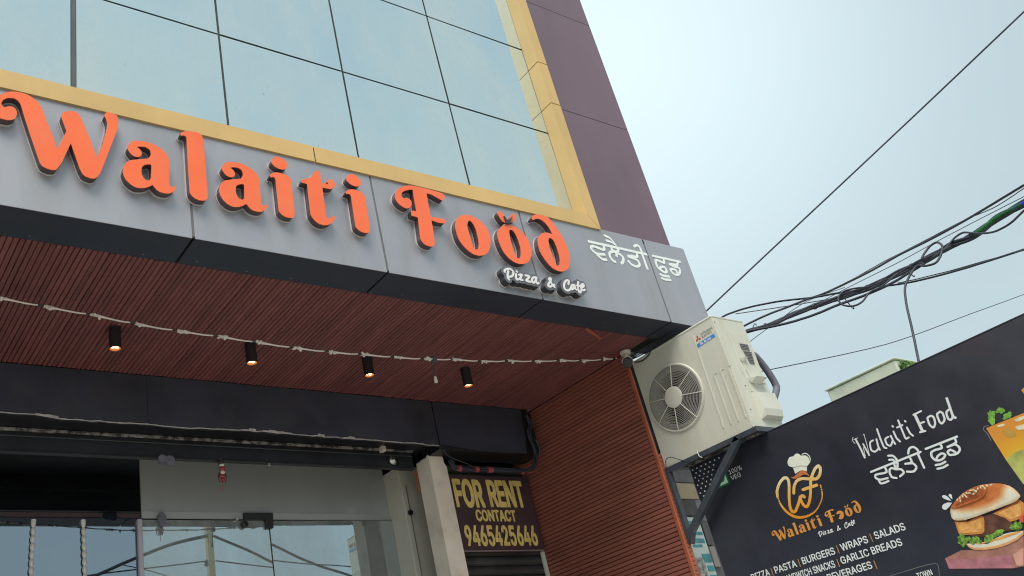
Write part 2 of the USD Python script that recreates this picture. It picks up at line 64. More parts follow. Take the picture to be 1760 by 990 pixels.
D2 = {
  "hat": [[[3.402,2.959],[3.429,2.977],[3.438,2.986],[3.44,3.001],[3.433,3.017],[3.422,3.028],[3.41,3.036],[3.382,3.031],[3.363,3.04],[3.35,3.038],[3.34,3.031],[3.33,3.016],[3.301,3.008],[3.29,2.994],[3.286,2.984],[3.287,2.972],[3.293,2.955],[3.305,2.945],[3.318,2.94],[3.336,2.943],[3.359,2.957],[3.381,2.96]],[[3.414,2.966],[3.359,2.957],[3.318,2.939],[3.331,2.909],[3.349,2.923],[3.365,2.93],[3.386,2.929],[3.415,2.923]]],
  "hatarc": [[[3.319,3.021],[3.304,3.021],[3.294,3.018],[3.286,3.011],[3.278,2.996],[3.276,2.986],[3.279,2.971],[3.292,2.953]]],
  "scarf": [[[3.455,2.914],[3.43,2.91],[3.378,2.927],[3.366,2.928],[3.355,2.926],[3.342,2.917],[3.336,2.908],[3.329,2.888],[3.327,2.871],[3.342,2.891],[3.356,2.898],[3.367,2.9],[3.399,2.894],[3.427,2.894],[3.439,2.898]]],
  "scarfline": [[[3.432,2.906],[3.399,2.907],[3.373,2.913],[3.367,2.913],[3.354,2.908],[3.339,2.898]]],
  "wf": [[[3.595,2.834],[3.586,2.863],[3.566,2.888],[3.55,2.903],[3.534,2.914],[3.51,2.925],[3.5,2.926],[3.491,2.925],[3.484,2.92],[3.479,2.912],[3.478,2.897],[3.488,2.866],[3.518,2.799],[3.534,2.753],[3.537,2.73],[3.533,2.712],[3.526,2.707],[3.516,2.705],[3.505,2.71],[3.474,2.739],[3.448,2.77],[3.434,2.779],[3.426,2.781],[3.423,2.78],[3.414,2.769]],[[3.442,2.778],[3.446,2.749],[3.442,2.728],[3.435,2.714],[3.428,2.709],[3.421,2.708],[3.41,2.715],[3.398,2.726],[3.382,2.747],[3.366,2.773],[3.336,2.838],[3.326,2.853],[3.321,2.861],[3.315,2.868],[3.294,2.889],[3.272,2.907],[3.255,2.914],[3.245,2.915],[3.242,2.913],[3.237,2.899],[3.244,2.881],[3.258,2.861],[3.275,2.85],[3.288,2.846],[3.295,2.847],[3.311,2.852],[3.32,2.855],[3.328,2.858],[3.338,2.862],[3.372,2.877],[3.382,2.88],[3.398,2.882],[3.415,2.881],[3.43,2.876],[3.449,2.86],[3.46,2.847],[3.475,2.815]],[[3.405,2.814],[3.304,2.809]]],
  "ring": [[[3.595,2.828],[3.595,2.788],[3.588,2.759],[3.577,2.732],[3.561,2.707],[3.54,2.685],[3.516,2.669],[3.489,2.659],[3.46,2.654],[3.428,2.654],[3.397,2.659],[3.377,2.666],[3.358,2.676],[3.331,2.696],[3.308,2.718],[3.293,2.743],[3.287,2.762],[3.281,2.799]]],
  "hand": [[[2.95,2.979],[2.942,2.918],[2.938,2.856]],[[2.894,2.987],[2.9,2.921],[2.908,2.86]],[[2.941,2.982],[2.967,2.978]],[[2.935,2.862],[2.919,2.921],[2.897,2.981]],[[2.851,2.932],[2.865,2.931],[2.874,2.926],[2.883,2.901],[2.885,2.885],[2.88,2.875],[2.871,2.868],[2.866,2.866],[2.853,2.869],[2.837,2.878]],[[2.828,2.931],[2.836,2.889],[2.835,2.866]],[[2.8,2.984],[2.805,2.921],[2.806,2.877],[2.804,2.867],[2.794,2.861]],[[2.756,2.917],[2.77,2.916],[2.779,2.911],[2.782,2.899],[2.782,2.879],[2.773,2.868],[2.765,2.865],[2.756,2.871],[2.745,2.883]],[[2.74,2.918],[2.739,2.881],[2.735,2.864]],[[2.714,2.934],[2.714,2.893],[2.703,2.867]],[[2.706,2.966],[2.705,2.962]],[[2.661,2.983],[2.666,2.876],[2.664,2.87],[2.662,2.868],[2.646,2.87]],[[2.684,2.948],[2.65,2.949]],[[2.631,2.926],[2.629,2.889],[2.619,2.87]],[[2.626,2.965],[2.624,2.961]],[[2.557,2.981],[2.558,2.868]],[[2.565,2.979],[2.516,2.982]],[[2.56,2.92],[2.527,2.919]],[[2.574,2.873],[2.543,2.869]],[[2.479,2.937],[2.496,2.934],[2.5,2.931],[2.502,2.925],[2.505,2.906],[2.505,2.89],[2.499,2.875],[2.492,2.87],[2.484,2.875],[2.475,2.885],[2.468,2.904],[2.467,2.925],[2.471,2.931],[2.479,2.937]],[[2.421,2.938],[2.44,2.933],[2.443,2.929],[2.445,2.923],[2.448,2.888],[2.444,2.876],[2.438,2.873],[2.424,2.88],[2.416,2.889],[2.414,2.895],[2.411,2.923],[2.414,2.93],[2.421,2.938]],[[2.368,2.93],[2.382,2.927],[2.39,2.922],[2.395,2.908],[2.397,2.885],[2.391,2.875],[2.385,2.873],[2.377,2.878],[2.367,2.89]],[[2.354,2.997],[2.367,2.892],[2.365,2.88],[2.355,2.871]]],
  "bgur": [[[2.941,2.765],[2.619,2.77]],[[2.85,2.764],[2.849,2.744],[2.85,2.737],[2.853,2.732],[2.87,2.732],[2.901,2.738],[2.921,2.74],[2.926,2.737],[2.929,2.73],[2.928,2.722],[2.925,2.718],[2.917,2.71],[2.905,2.703],[2.861,2.698]],[[2.917,2.711],[2.916,2.689],[2.911,2.682],[2.889,2.679],[2.864,2.681]],[[2.803,2.816],[2.782,2.809],[2.777,2.805],[2.771,2.796],[2.766,2.78],[2.771,2.753]],[[2.808,2.792],[2.796,2.789],[2.787,2.785],[2.778,2.763]],[[2.789,2.764],[2.794,2.736],[2.789,2.735],[2.778,2.738]],[[2.771,2.753],[2.781,2.736],[2.791,2.728],[2.796,2.729],[2.812,2.743],[2.817,2.744],[2.826,2.741],[2.833,2.734],[2.838,2.717],[2.836,2.696],[2.827,2.688],[2.812,2.681]],[[2.791,2.728],[2.775,2.723],[2.765,2.718],[2.758,2.704],[2.759,2.695],[2.763,2.691],[2.788,2.683]],[[2.69,2.767],[2.688,2.746],[2.688,2.739],[2.69,2.734],[2.705,2.733],[2.729,2.738]],[[2.729,2.738],[2.704,2.732],[2.687,2.726],[2.68,2.715],[2.677,2.702],[2.678,2.697],[2.686,2.689],[2.698,2.683],[2.704,2.682],[2.719,2.685],[2.739,2.694]],[[2.638,2.768],[2.638,2.681]],[[2.688,2.787],[2.679,2.801],[2.67,2.81],[2.659,2.813],[2.648,2.812],[2.64,2.807],[2.631,2.792],[2.629,2.782],[2.631,2.766]],[[2.584,2.775],[2.397,2.776]],[[2.498,2.775],[2.497,2.758],[2.497,2.752],[2.5,2.748],[2.506,2.747],[2.537,2.751],[2.556,2.749],[2.566,2.744],[2.568,2.74],[2.571,2.729],[2.571,2.718],[2.567,2.708],[2.561,2.698],[2.551,2.692],[2.537,2.689],[2.524,2.69],[2.512,2.694],[2.502,2.702],[2.499,2.705],[2.501,2.712],[2.509,2.719],[2.518,2.721],[2.541,2.714],[2.554,2.701]],[[2.571,2.672],[2.542,2.667],[2.515,2.671]],[[2.571,2.65],[2.541,2.646],[2.511,2.651]],[[2.412,2.773],[2.412,2.757],[2.413,2.751],[2.417,2.747],[2.436,2.744],[2.468,2.742]],[[2.468,2.742],[2.432,2.742],[2.424,2.74],[2.415,2.729],[2.411,2.716],[2.413,2.705],[2.422,2.696],[2.433,2.691],[2.449,2.69],[2.473,2.695],[2.479,2.702],[2.48,2.716],[2.469,2.722],[2.46,2.722],[2.452,2.714],[2.442,2.701]]],
  "town": [[[3.085,2.181],[2.907,2.183],[2.846,2.182],[2.805,2.177],[2.797,2.169],[2.798,2.154],[2.814,2.109]]],
  "splash": [[[2.577,2.464],[2.594,2.474],[2.607,2.485],[2.615,2.498],[2.611,2.506],[2.601,2.506],[2.593,2.501],[2.584,2.487]],[[2.568,2.47],[2.575,2.481],[2.578,2.495],[2.576,2.499],[2.57,2.502],[2.564,2.499],[2.561,2.492]],[[2.577,2.453],[2.601,2.438],[2.623,2.429],[2.628,2.429],[2.635,2.432],[2.641,2.442],[2.636,2.454],[2.624,2.461],[2.599,2.462]]],
  "bunshape": [[[2.603,2.414],[2.592,2.43],[2.575,2.444],[2.545,2.463],[2.513,2.477],[2.477,2.488],[2.45,2.492],[2.422,2.494],[2.394,2.493],[2.331,2.48],[2.298,2.467],[2.282,2.458],[2.262,2.442],[2.248,2.423],[2.237,2.397],[2.234,2.378],[2.236,2.373],[2.248,2.365],[2.264,2.358],[2.284,2.355],[2.491,2.345],[2.55,2.346],[2.591,2.356],[2.606,2.365],[2.61,2.373],[2.611,2.384]]],
  "bunwhite": [[[2.606,2.409],[2.597,2.415],[2.59,2.416],[2.547,2.39],[2.5,2.378],[2.448,2.372],[2.394,2.372],[2.351,2.38],[2.316,2.394],[2.31,2.4],[2.289,2.426],[2.268,2.442],[2.262,2.442],[2.257,2.437],[2.247,2.42],[2.237,2.397],[2.234,2.378],[2.236,2.373],[2.248,2.365],[2.264,2.358],[2.284,2.355],[2.491,2.345],[2.539,2.345],[2.582,2.353],[2.603,2.361],[2.608,2.369],[2.611,2.378]]],
  "bundark": [[[2.58,2.431],[2.491,2.47],[2.459,2.478],[2.435,2.482],[2.414,2.481],[2.389,2.472],[2.381,2.464],[2.383,2.459],[2.395,2.447],[2.411,2.438],[2.428,2.433],[2.457,2.429],[2.51,2.429],[2.555,2.426],[2.576,2.427],[2.58,2.429]]],
  "seeds": [[2.539,2.458],[2.522,2.463],[2.527,2.447],[2.505,2.467],[2.495,2.474],[2.488,2.458],[2.477,2.475],[2.464,2.471],[2.452,2.482],[2.438,2.48],[2.445,2.46],[2.427,2.467],[2.413,2.478],[2.396,2.481],[2.379,2.469],[2.362,2.478],[2.384,2.483],[2.492,2.469],[2.43,2.472],[2.341,2.475]],
  "fries": [[[2.607,2.361],[2.549,2.349],[2.547,2.346],[2.547,2.334],[2.544,2.333],[2.486,2.344],[2.47,2.343],[2.457,2.339],[2.455,2.334],[2.462,2.308],[2.484,2.263],[2.495,2.255],[2.511,2.256],[2.595,2.276],[2.61,2.283],[2.614,2.289],[2.615,2.3]],[[2.402,2.335],[2.248,2.361],[2.237,2.339],[2.25,2.302],[2.256,2.289],[2.265,2.279],[2.277,2.274],[2.309,2.269],[2.336,2.27],[2.342,2.273],[2.357,2.297]]],
  "patty": [[[2.455,2.334],[2.412,2.337],[2.402,2.335],[2.383,2.321],[2.336,2.273],[2.335,2.267],[2.337,2.259],[2.347,2.241],[2.361,2.23],[2.371,2.23],[2.416,2.246],[2.466,2.238],[2.503,2.238],[2.543,2.253],[2.584,2.274],[2.585,2.276],[2.58,2.277],[2.554,2.274],[2.514,2.263],[2.49,2.26],[2.483,2.264],[2.478,2.271]]],
  "tomato": [[[2.294,2.271],[2.281,2.279],[2.259,2.292],[2.281,2.247],[2.294,2.254]]],
  "bunbot": [[[2.605,2.23],[2.557,2.219],[2.52,2.204],[2.496,2.198],[2.488,2.199],[2.455,2.212],[2.397,2.221],[2.365,2.22],[2.299,2.21],[2.308,2.191],[2.349,2.175],[2.406,2.166],[2.468,2.165],[2.529,2.173],[2.574,2.187],[2.594,2.203]]],
  "lettuce": [[[2.63,2.264],[2.621,2.277],[2.613,2.283],[2.604,2.285],[2.592,2.282],[2.591,2.267],[2.584,2.26],[2.554,2.25],[2.534,2.251],[2.531,2.249],[2.521,2.223],[2.521,2.208],[2.531,2.209],[2.552,2.217],[2.57,2.217],[2.588,2.24],[2.597,2.235],[2.609,2.222],[2.619,2.217],[2.624,2.216],[2.628,2.234],[2.638,2.243]],[[2.506,2.227],[2.499,2.234],[2.482,2.24],[2.451,2.239],[2.413,2.251],[2.395,2.25],[2.387,2.246],[2.388,2.237],[2.398,2.224],[2.428,2.221],[2.488,2.205],[2.499,2.205],[2.502,2.208],[2.506,2.217]],[[2.349,2.249],[2.329,2.262],[2.31,2.262],[2.294,2.254],[2.29,2.245],[2.29,2.235],[2.294,2.228],[2.306,2.221],[2.316,2.219],[2.333,2.221],[2.344,2.225],[2.352,2.232],[2.353,2.242]]],
  "board": [[[2.744,2.188],[2.641,2.205],[2.515,2.169],[2.478,2.164],[2.41,2.171],[2.311,2.186],[2.379,2.044],[2.442,2.051],[2.746,2.132]]],
  "boardfront": [[[2.744,2.188],[2.625,2.151],[2.431,2.12],[2.409,2.108],[2.426,2.048],[2.746,2.131]]],
  "boardend": [[[2.404,2.112],[2.378,2.12],[2.337,2.132],[2.377,2.049],[2.409,2.055]]],
  "drink": [[[2.237,2.762],[2.026,2.765],[2.19,2.425],[2.196,2.428],[2.219,2.572]]],
  "drinkrim": [[[2.243,2.692],[2.244,2.734],[2.252,2.755],[2.252,2.763],[2.248,2.769],[2.241,2.773],[2.219,2.771]]],
  "drinklow": [[[2.219,2.572],[2.159,2.592],[2.108,2.594],[2.19,2.425],[2.196,2.428]]],
  "ice": [[[2.178,2.754],[2.147,2.752],[2.143,2.748],[2.142,2.741],[2.156,2.74],[2.178,2.743],[2.18,2.75]],[[2.088,2.75],[2.063,2.753],[2.032,2.751],[2.039,2.737],[2.069,2.733],[2.075,2.734],[2.084,2.739],[2.088,2.747]],[[2.1,2.714],[2.09,2.715],[2.052,2.711],[2.065,2.684],[2.095,2.693],[2.102,2.707]],[[2.159,2.722],[2.144,2.722],[2.128,2.712],[2.117,2.696],[2.11,2.683],[2.115,2.673],[2.122,2.669],[2.134,2.67],[2.154,2.676],[2.162,2.683],[2.168,2.691],[2.169,2.701],[2.166,2.713]]],
  "mint": [[[2.203,2.814],[2.193,2.83],[2.18,2.839],[2.164,2.837],[2.154,2.827],[2.156,2.821],[2.169,2.808],[2.181,2.773],[2.19,2.767],[2.204,2.767],[2.208,2.772]],[[2.154,2.824],[2.137,2.836],[2.124,2.837],[2.117,2.833],[2.113,2.828],[2.111,2.812],[2.117,2.805],[2.127,2.799],[2.135,2.811],[2.151,2.815],[2.154,2.82]],[[2.129,2.791],[2.11,2.798],[2.093,2.796],[2.087,2.788],[2.087,2.775],[2.09,2.772],[2.1,2.769],[2.135,2.768],[2.136,2.77],[2.136,2.778]]],
  "hw": [[[2.949,2.983],[2.943,2.916],[2.941,2.852]],[[2.917,2.938],[2.909,2.856]],[[2.934,2.865],[2.924,2.916]],[[2.908,2.86],[2.895,2.93],[2.888,2.987]],[[2.892,2.989],[2.885,2.985]],[[2.961,2.981],[2.933,2.981]],[[2.958,2.995],[2.968,2.987],[2.971,2.981],[2.969,2.97],[2.962,2.956]]],
}
D3 = {
  "mods": [[0.909,4.521,4.136],[1.149,4.509,4.11],[1.404,4.496,4.086],[1.648,4.484,4.055],[1.891,4.472,4.037],[2.139,4.461,4.026],[2.385,4.45,4.01],[2.628,4.44,3.998],[2.869,4.431,3.993],[3.111,4.422,3.999],[3.354,4.413,4.001],[3.588,4.405,4.011],[3.836,4.397,4.03],[4.07,4.389,4.038],[4.314,4.382,4.064],[4.564,4.374,4.084],[4.812,4.368,4.115],[5.041,4.362,4.134],[5.278,4.356,4.17],[5.407,4.352,4.189]],
  "cables": {"c1":[[7.16,1.9,4.552],[7.171,1.929,4.555],[7.185,1.971,4.56],[7.2,2.018,4.564],[7.212,2.062,4.568],[7.226,2.123,4.571],[7.237,2.194,4.573],[7.246,2.268,4.574],[7.253,2.341,4.575],[7.257,2.41,4.576],[7.26,2.48,4.577],[7.261,2.55,4.578],[7.259,2.62,4.579],[7.257,2.691,4.581],[7.254,2.763,4.584],[7.248,2.834,4.586],[7.239,2.899,4.585],[7.228,2.952,4.58],[7.214,3.006,4.573],[7.199,3.058,4.566],[7.185,3.108,4.56],[7.174,3.153,4.557],[7.162,3.198,4.554],[7.15,3.244,4.552],[7.138,3.29,4.55],[7.124,3.339,4.547],[7.109,3.39,4.545],[7.094,3.44,4.543],[7.08,3.485,4.543],[7.071,3.519,4.545],[7.063,3.554,4.549],[7.054,3.589,4.553],[7.045,3.624,4.556],[7.034,3.659,4.557],[7.022,3.694,4.558],[7.009,3.729,4.558],[6.997,3.764,4.558],[6.982,3.807,4.559],[6.965,3.853,4.561],[6.947,3.9,4.562],[6.928,3.945,4.56],[6.908,3.989,4.557],[6.886,4.034,4.551],[6.864,4.076,4.545],[6.844,4.113,4.538],[6.829,4.14,4.532],[6.812,4.168,4.523],[6.796,4.193,4.515],[6.785,4.21,4.509]],"c1b":[[7.122,1.9,4.515],[7.134,1.941,4.516],[7.149,2.001,4.516],[7.164,2.068,4.517],[7.18,2.132,4.522],[7.201,2.19,4.535],[7.224,2.249,4.552],[7.246,2.31,4.569],[7.261,2.369,4.582],[7.27,2.432,4.59],[7.275,2.496,4.594],[7.276,2.56,4.597],[7.276,2.62,4.598],[7.273,2.672,4.599],[7.27,2.725,4.599],[7.264,2.777,4.599],[7.258,2.829,4.598],[7.251,2.882,4.597],[7.243,2.935,4.597],[7.233,2.987,4.595],[7.221,3.038,4.591],[7.208,3.087,4.585],[7.192,3.136,4.578],[7.176,3.185,4.57],[7.16,3.234,4.563],[7.142,3.293,4.558],[7.123,3.358,4.553],[7.104,3.416,4.549],[7.09,3.457,4.546]],"c2":[[7.168,1.938,4.481],[7.197,1.997,4.495],[7.232,2.082,4.513],[7.264,2.177,4.529],[7.287,2.267,4.542],[7.302,2.351,4.551],[7.312,2.434,4.557],[7.316,2.518,4.561],[7.316,2.602,4.563],[7.311,2.686,4.562],[7.301,2.769,4.558],[7.289,2.853,4.553],[7.274,2.937,4.548],[7.256,3.033,4.545],[7.234,3.134,4.541],[7.209,3.234,4.536],[7.181,3.328,4.529],[7.153,3.412,4.52],[7.12,3.5,4.508],[7.088,3.579,4.497],[7.065,3.634,4.489]],"c3":[[6.824,4.336,4.701],[6.834,4.321,4.706],[6.849,4.3,4.714],[6.865,4.276,4.721],[6.879,4.252,4.726],[6.898,4.216,4.727],[6.918,4.174,4.726],[6.937,4.129,4.723],[6.955,4.085,4.717],[6.974,4.03,4.707],[6.993,3.971,4.693],[7.011,3.909,4.677],[7.025,3.848,4.659],[7.037,3.779,4.634],[7.047,3.705,4.605],[7.053,3.633,4.575],[7.059,3.569,4.549],[7.063,3.52,4.532],[7.067,3.471,4.516],[7.07,3.422,4.501],[7.072,3.373,4.484],[7.071,3.323,4.464],[7.067,3.272,4.442],[7.063,3.223,4.423],[7.063,3.178,4.409],[7.067,3.138,4.405],[7.075,3.098,4.408],[7.084,3.063,4.412],[7.089,3.038,4.414]],"c3b":[[6.963,4.22,4.729],[6.985,4.151,4.708],[7.015,4.05,4.677],[7.043,3.941,4.642],[7.064,3.844,4.611],[7.079,3.768,4.587],[7.092,3.691,4.562],[7.103,3.617,4.539],[7.11,3.551,4.517],[7.115,3.497,4.5],[7.118,3.441,4.481],[7.121,3.391,4.464],[7.121,3.355,4.452]],"main":[[6.776,1.643,4.28],[6.813,1.69,4.294],[6.862,1.758,4.313],[6.91,1.833,4.331],[6.948,1.9,4.345],[6.977,1.955,4.357],[7.005,2.011,4.37],[7.029,2.066,4.38],[7.045,2.118,4.385],[7.051,2.164,4.381],[7.05,2.209,4.372],[7.049,2.254,4.363],[7.052,2.299,4.359],[7.062,2.343,4.364],[7.075,2.389,4.373],[7.088,2.435,4.383],[7.096,2.48,4.39],[7.1,2.531,4.39],[7.099,2.583,4.388],[7.097,2.637,4.386],[7.096,2.69,4.385],[7.096,2.741,4.387],[7.097,2.794,4.391],[7.097,2.847,4.395],[7.094,2.899,4.398],[7.088,2.951,4.397],[7.08,3.004,4.395],[7.071,3.056,4.393],[7.064,3.108,4.394],[7.058,3.16,4.398],[7.053,3.212,4.404],[7.047,3.265,4.412],[7.041,3.317,4.419],[7.033,3.37,4.426],[7.025,3.422,4.434],[7.016,3.474,4.441],[7.005,3.527,4.447],[6.993,3.58,4.452],[6.979,3.634,4.456],[6.963,3.687,4.459],[6.947,3.736,4.46],[6.931,3.778,4.458],[6.914,3.819,4.453],[6.896,3.861,4.449],[6.879,3.903,4.447],[6.863,3.951,4.45],[6.846,4.001,4.456],[6.83,4.049,4.463],[6.816,4.092,4.469],[6.806,4.124,4.476],[6.796,4.158,4.485],[6.787,4.189,4.494],[6.78,4.21,4.5]],"low":[[7.033,2.674,4.341],[7.031,2.697,4.339],[7.028,2.729,4.335],[7.023,2.766,4.331],[7.019,2.8,4.328],[7.013,2.836,4.323],[7.007,2.874,4.317],[7.0,2.914,4.313],[6.995,2.953,4.311],[6.991,3.002,4.312],[6.987,3.055,4.315],[6.982,3.11,4.319],[6.977,3.163,4.323],[6.973,3.212,4.329],[6.969,3.262,4.336],[6.963,3.311,4.343],[6.957,3.358,4.348],[6.948,3.4,4.35],[6.938,3.442,4.35],[6.928,3.484,4.35],[6.918,3.525,4.352],[6.909,3.567,4.355],[6.899,3.609,4.359],[6.89,3.651,4.365],[6.881,3.693,4.37],[6.871,3.734,4.377],[6.862,3.776,4.385],[6.853,3.818,4.394],[6.844,3.86,4.404],[6.832,3.913,4.417],[6.818,3.971,4.432],[6.804,4.028,4.447],[6.79,4.077,4.458],[6.78,4.109,4.465],[6.769,4.143,4.471],[6.758,4.174,4.476],[6.751,4.195,4.48]],"loopA":[[6.717,1.69,4.242],[6.733,1.726,4.243],[6.756,1.777,4.243],[6.775,1.832,4.241],[6.788,1.877,4.237],[6.792,1.904,4.23],[6.791,1.93,4.221],[6.792,1.957,4.212],[6.796,1.983,4.208],[6.805,2.011,4.208],[6.817,2.04,4.212],[6.831,2.068,4.218],[6.845,2.095,4.225],[6.859,2.115,4.234],[6.875,2.136,4.245],[6.893,2.157,4.259],[6.912,2.179,4.274],[6.934,2.202,4.292],[6.958,2.227,4.313],[6.982,2.252,4.335],[7.004,2.276,4.355],[7.025,2.297,4.374],[7.047,2.319,4.395],[7.066,2.34,4.414],[7.079,2.36,4.426],[7.085,2.379,4.431],[7.087,2.397,4.431],[7.084,2.414,4.427],[7.08,2.43,4.421],[7.072,2.447,4.41],[7.059,2.463,4.395],[7.047,2.481,4.379],[7.037,2.499,4.367],[7.032,2.524,4.359],[7.029,2.553,4.354],[7.026,2.579,4.35],[7.024,2.597,4.347]],"loopB":[[7.023,2.458,4.354],[7.025,2.472,4.355],[7.028,2.494,4.356],[7.031,2.518,4.358],[7.034,2.541,4.361],[7.04,2.577,4.366],[7.046,2.619,4.373],[7.052,2.658,4.381],[7.061,2.681,4.392],[7.076,2.682,4.41],[7.096,2.669,4.434],[7.116,2.65,4.457],[7.13,2.632,4.474],[7.137,2.618,4.483],[7.142,2.601,4.488],[7.143,2.584,4.489],[7.139,2.569,4.484],[7.129,2.556,4.472],[7.114,2.543,4.455],[7.096,2.532,4.434],[7.078,2.525,4.413],[7.06,2.522,4.392],[7.041,2.524,4.37],[7.022,2.528,4.348],[7.007,2.534,4.329],[6.993,2.542,4.312],[6.98,2.551,4.297],[6.971,2.562,4.285],[6.966,2.576,4.278],[6.966,2.593,4.278],[6.971,2.613,4.283],[6.978,2.633,4.291],[6.986,2.653,4.3],[6.996,2.671,4.312],[7.008,2.689,4.327],[7.018,2.706,4.34],[7.022,2.723,4.345],[7.017,2.738,4.339],[7.007,2.753,4.327],[6.993,2.766,4.31],[6.979,2.778,4.293],[6.963,2.791,4.273],[6.944,2.802,4.25],[6.924,2.812,4.224],[6.901,2.818,4.195],[6.87,2.819,4.157],[6.835,2.816,4.112],[6.798,2.812,4.065],[6.761,2.806,4.019],[6.723,2.799,3.971],[6.683,2.79,3.92],[6.642,2.781,3.87],[6.602,2.771,3.821],[6.554,2.761,3.762],[6.503,2.75,3.699],[6.452,2.739,3.638],[6.407,2.73,3.584],[6.37,2.722,3.54],[6.332,2.714,3.494],[6.297,2.707,3.453],[6.274,2.702,3.425]],"loopC":[[7.038,2.876,4.375],[7.027,2.902,4.364],[7.012,2.941,4.348],[6.995,2.981,4.332],[6.983,3.016,4.321],[6.979,3.036,4.319],[6.978,3.058,4.321],[6.976,3.08,4.322],[6.97,3.099,4.319],[6.96,3.115,4.307],[6.946,3.128,4.291],[6.933,3.141,4.275],[6.923,3.155,4.264],[6.916,3.171,4.258],[6.912,3.188,4.255],[6.909,3.206,4.256],[6.91,3.225,4.261],[6.913,3.246,4.27],[6.918,3.269,4.284],[6.925,3.29,4.3],[6.934,3.309,4.318],[6.944,3.323,4.337],[6.957,3.335,4.36],[6.97,3.344,4.383],[6.983,3.348,4.403],[6.995,3.344,4.419],[7.007,3.335,4.434],[7.018,3.323,4.446],[7.026,3.309,4.452],[7.031,3.288,4.453],[7.033,3.264,4.448],[7.033,3.237,4.44],[7.032,3.211,4.431],[7.029,3.184,4.419],[7.024,3.156,4.405],[7.019,3.127,4.391],[7.016,3.099,4.381],[7.017,3.06,4.375],[7.02,3.016,4.371],[7.023,2.974,4.368],[7.025,2.946,4.366]],"c6":[[6.555,1.923,3.915],[6.604,1.977,3.94],[6.668,2.056,3.975],[6.731,2.143,4.011],[6.784,2.224,4.043],[6.825,2.294,4.07],[6.862,2.364,4.095],[6.896,2.433,4.121],[6.926,2.503,4.146],[6.955,2.574,4.172],[6.981,2.647,4.198],[7.004,2.717,4.224],[7.023,2.782,4.248],[7.038,2.834,4.269],[7.052,2.887,4.291],[7.065,2.939,4.314],[7.078,2.991,4.338],[7.093,3.045,4.366],[7.108,3.1,4.397],[7.119,3.153,4.425],[7.124,3.201,4.445],[7.119,3.24,4.45],[7.109,3.281,4.448],[7.097,3.316,4.442],[7.089,3.34,4.439]],"c6b":[[6.547,1.923,3.907],[6.599,1.977,3.936],[6.669,2.056,3.976],[6.738,2.143,4.018],[6.795,2.224,4.055],[6.838,2.294,4.084],[6.876,2.364,4.111],[6.91,2.433,4.137],[6.941,2.503,4.163],[6.971,2.576,4.191],[6.998,2.651,4.219],[7.021,2.722,4.245],[7.037,2.782,4.266],[7.047,2.82,4.281],[7.058,2.861,4.297],[7.067,2.897,4.311],[7.072,2.922,4.321]],"far":[[34.497,8.36,12.626],[26.747,8.36,10.289],[22.873,8.36,9.146],[19.757,8.36,8.211],[17.679,8.36,7.658],[14.093,8.36,6.845],[11.778,8.36,6.352]],"thin":[[6.821,4.23,4.354],[6.834,4.214,4.365],[6.852,4.191,4.38],[6.873,4.165,4.396],[6.892,4.14,4.41],[6.92,4.1,4.431],[6.954,4.052,4.454],[6.988,4.001,4.478],[7.022,3.951,4.5],[7.06,3.894,4.526],[7.102,3.832,4.555],[7.143,3.767,4.581],[7.178,3.7,4.598],[7.209,3.62,4.601],[7.235,3.531,4.596],[7.255,3.45,4.586],[7.267,3.393,4.58]],"single":[[7.414,0.76,5.99],[7.088,1.33,5.661],[7.004,2.09,5.439],[6.747,2.736,5.138],[6.481,3.344,4.842],[6.163,3.914,4.519],[6.066,4.066,4.422]]},
}
# ------------------------------------------------------------------ helpers
used = {}
def uniq(parent, name):
    k = (parent, name); n = used.get(k, 0); used[k] = n + 1
    return f'{parent}/{name}' if n == 0 else f'{parent}/{name}_{n:03d}'
def tag(p, label=None, cat=None, group=None, kind=None):
    p = p if isinstance(p, Usd.Prim) else p.GetPrim()
    for k, v in (('label', label), ('category', cat), ('group', group), ('kind', kind)):
        if v: p.SetCustomDataByKey(k, v)
    return p
def thing(name, label, cat, loc=(0, 0, 0), group=None, kind=None):
    x = UsdGeom.Xform.Define(stage, uniq('/World', name)); x.AddTranslateOp().Set(Gf.Vec3d(*loc))
    p = tag(x, label, cat, group, kind); ORG[str(p.GetPath())] = np.array(loc, float)
    return p
ORG = {}
def put(name, mesh, mt, parent=None, smooth=False, label=None, kind=None):
    """one Mesh prim; vertices given in world coordinates, stored relative to the thing's base"""
    par = str(parent.GetPath()) if parent is not None else '/World'
    off = np.zeros(3)
    for k, v in ORG.items():
        if par == k or par.startswith(k + '/'): off = v
    v, f, n = meshkit.arrays(mesh, False)
    m = usdkit.mesh(stage, uniq(par, name), trimesh.Trimesh(v - off, f, process=False), MAT[mt], smooth=smooth)
    if label or kind: tag(m, label, None, None, kind)
    return m.GetPrim()
class Frame:
    """a plane in the world: local x, y in the plane and z outward"""
    def __init__(s, o, u, v):
        s.o, s.u, s.v = np.array(o, float), np.array(u, float), np.array(v, float); s.n = np.cross(s.u, s.v)
    def __call__(s, mesh):
        v = np.asarray(mesh.vertices)
        return trimesh.Trimesh(s.o + v[:, :1] * s.u + v[:, 1:2] * s.v + v[:, 2:3] * s.n, mesh.faces, process=False)
def FAC(y): return Frame((0, y, 0), (1, 0, 0), (0, 0, 1))        # faces the street: local (X, Z), outward -Y
def SIDE(x): return Frame((x, 0, 0), (0, -1, 0), (0, 0, 1))      # faces -X: local (-Y, Z)
def cat(ms): return trimesh.util.concatenate(ms)
def ext(poly, h, z0=0.0):
    ps = [g for g in getattr(poly, 'geoms', [poly]) if g.area > 1e-9 and g.geom_type == 'Polygon']
    out = []
    for g in ps:
        m = trimesh.creation.extrude_polygon(g, h, engine='earcut'); m.apply_translation([0, 0, z0]); out.append(m)
    return cat(out)
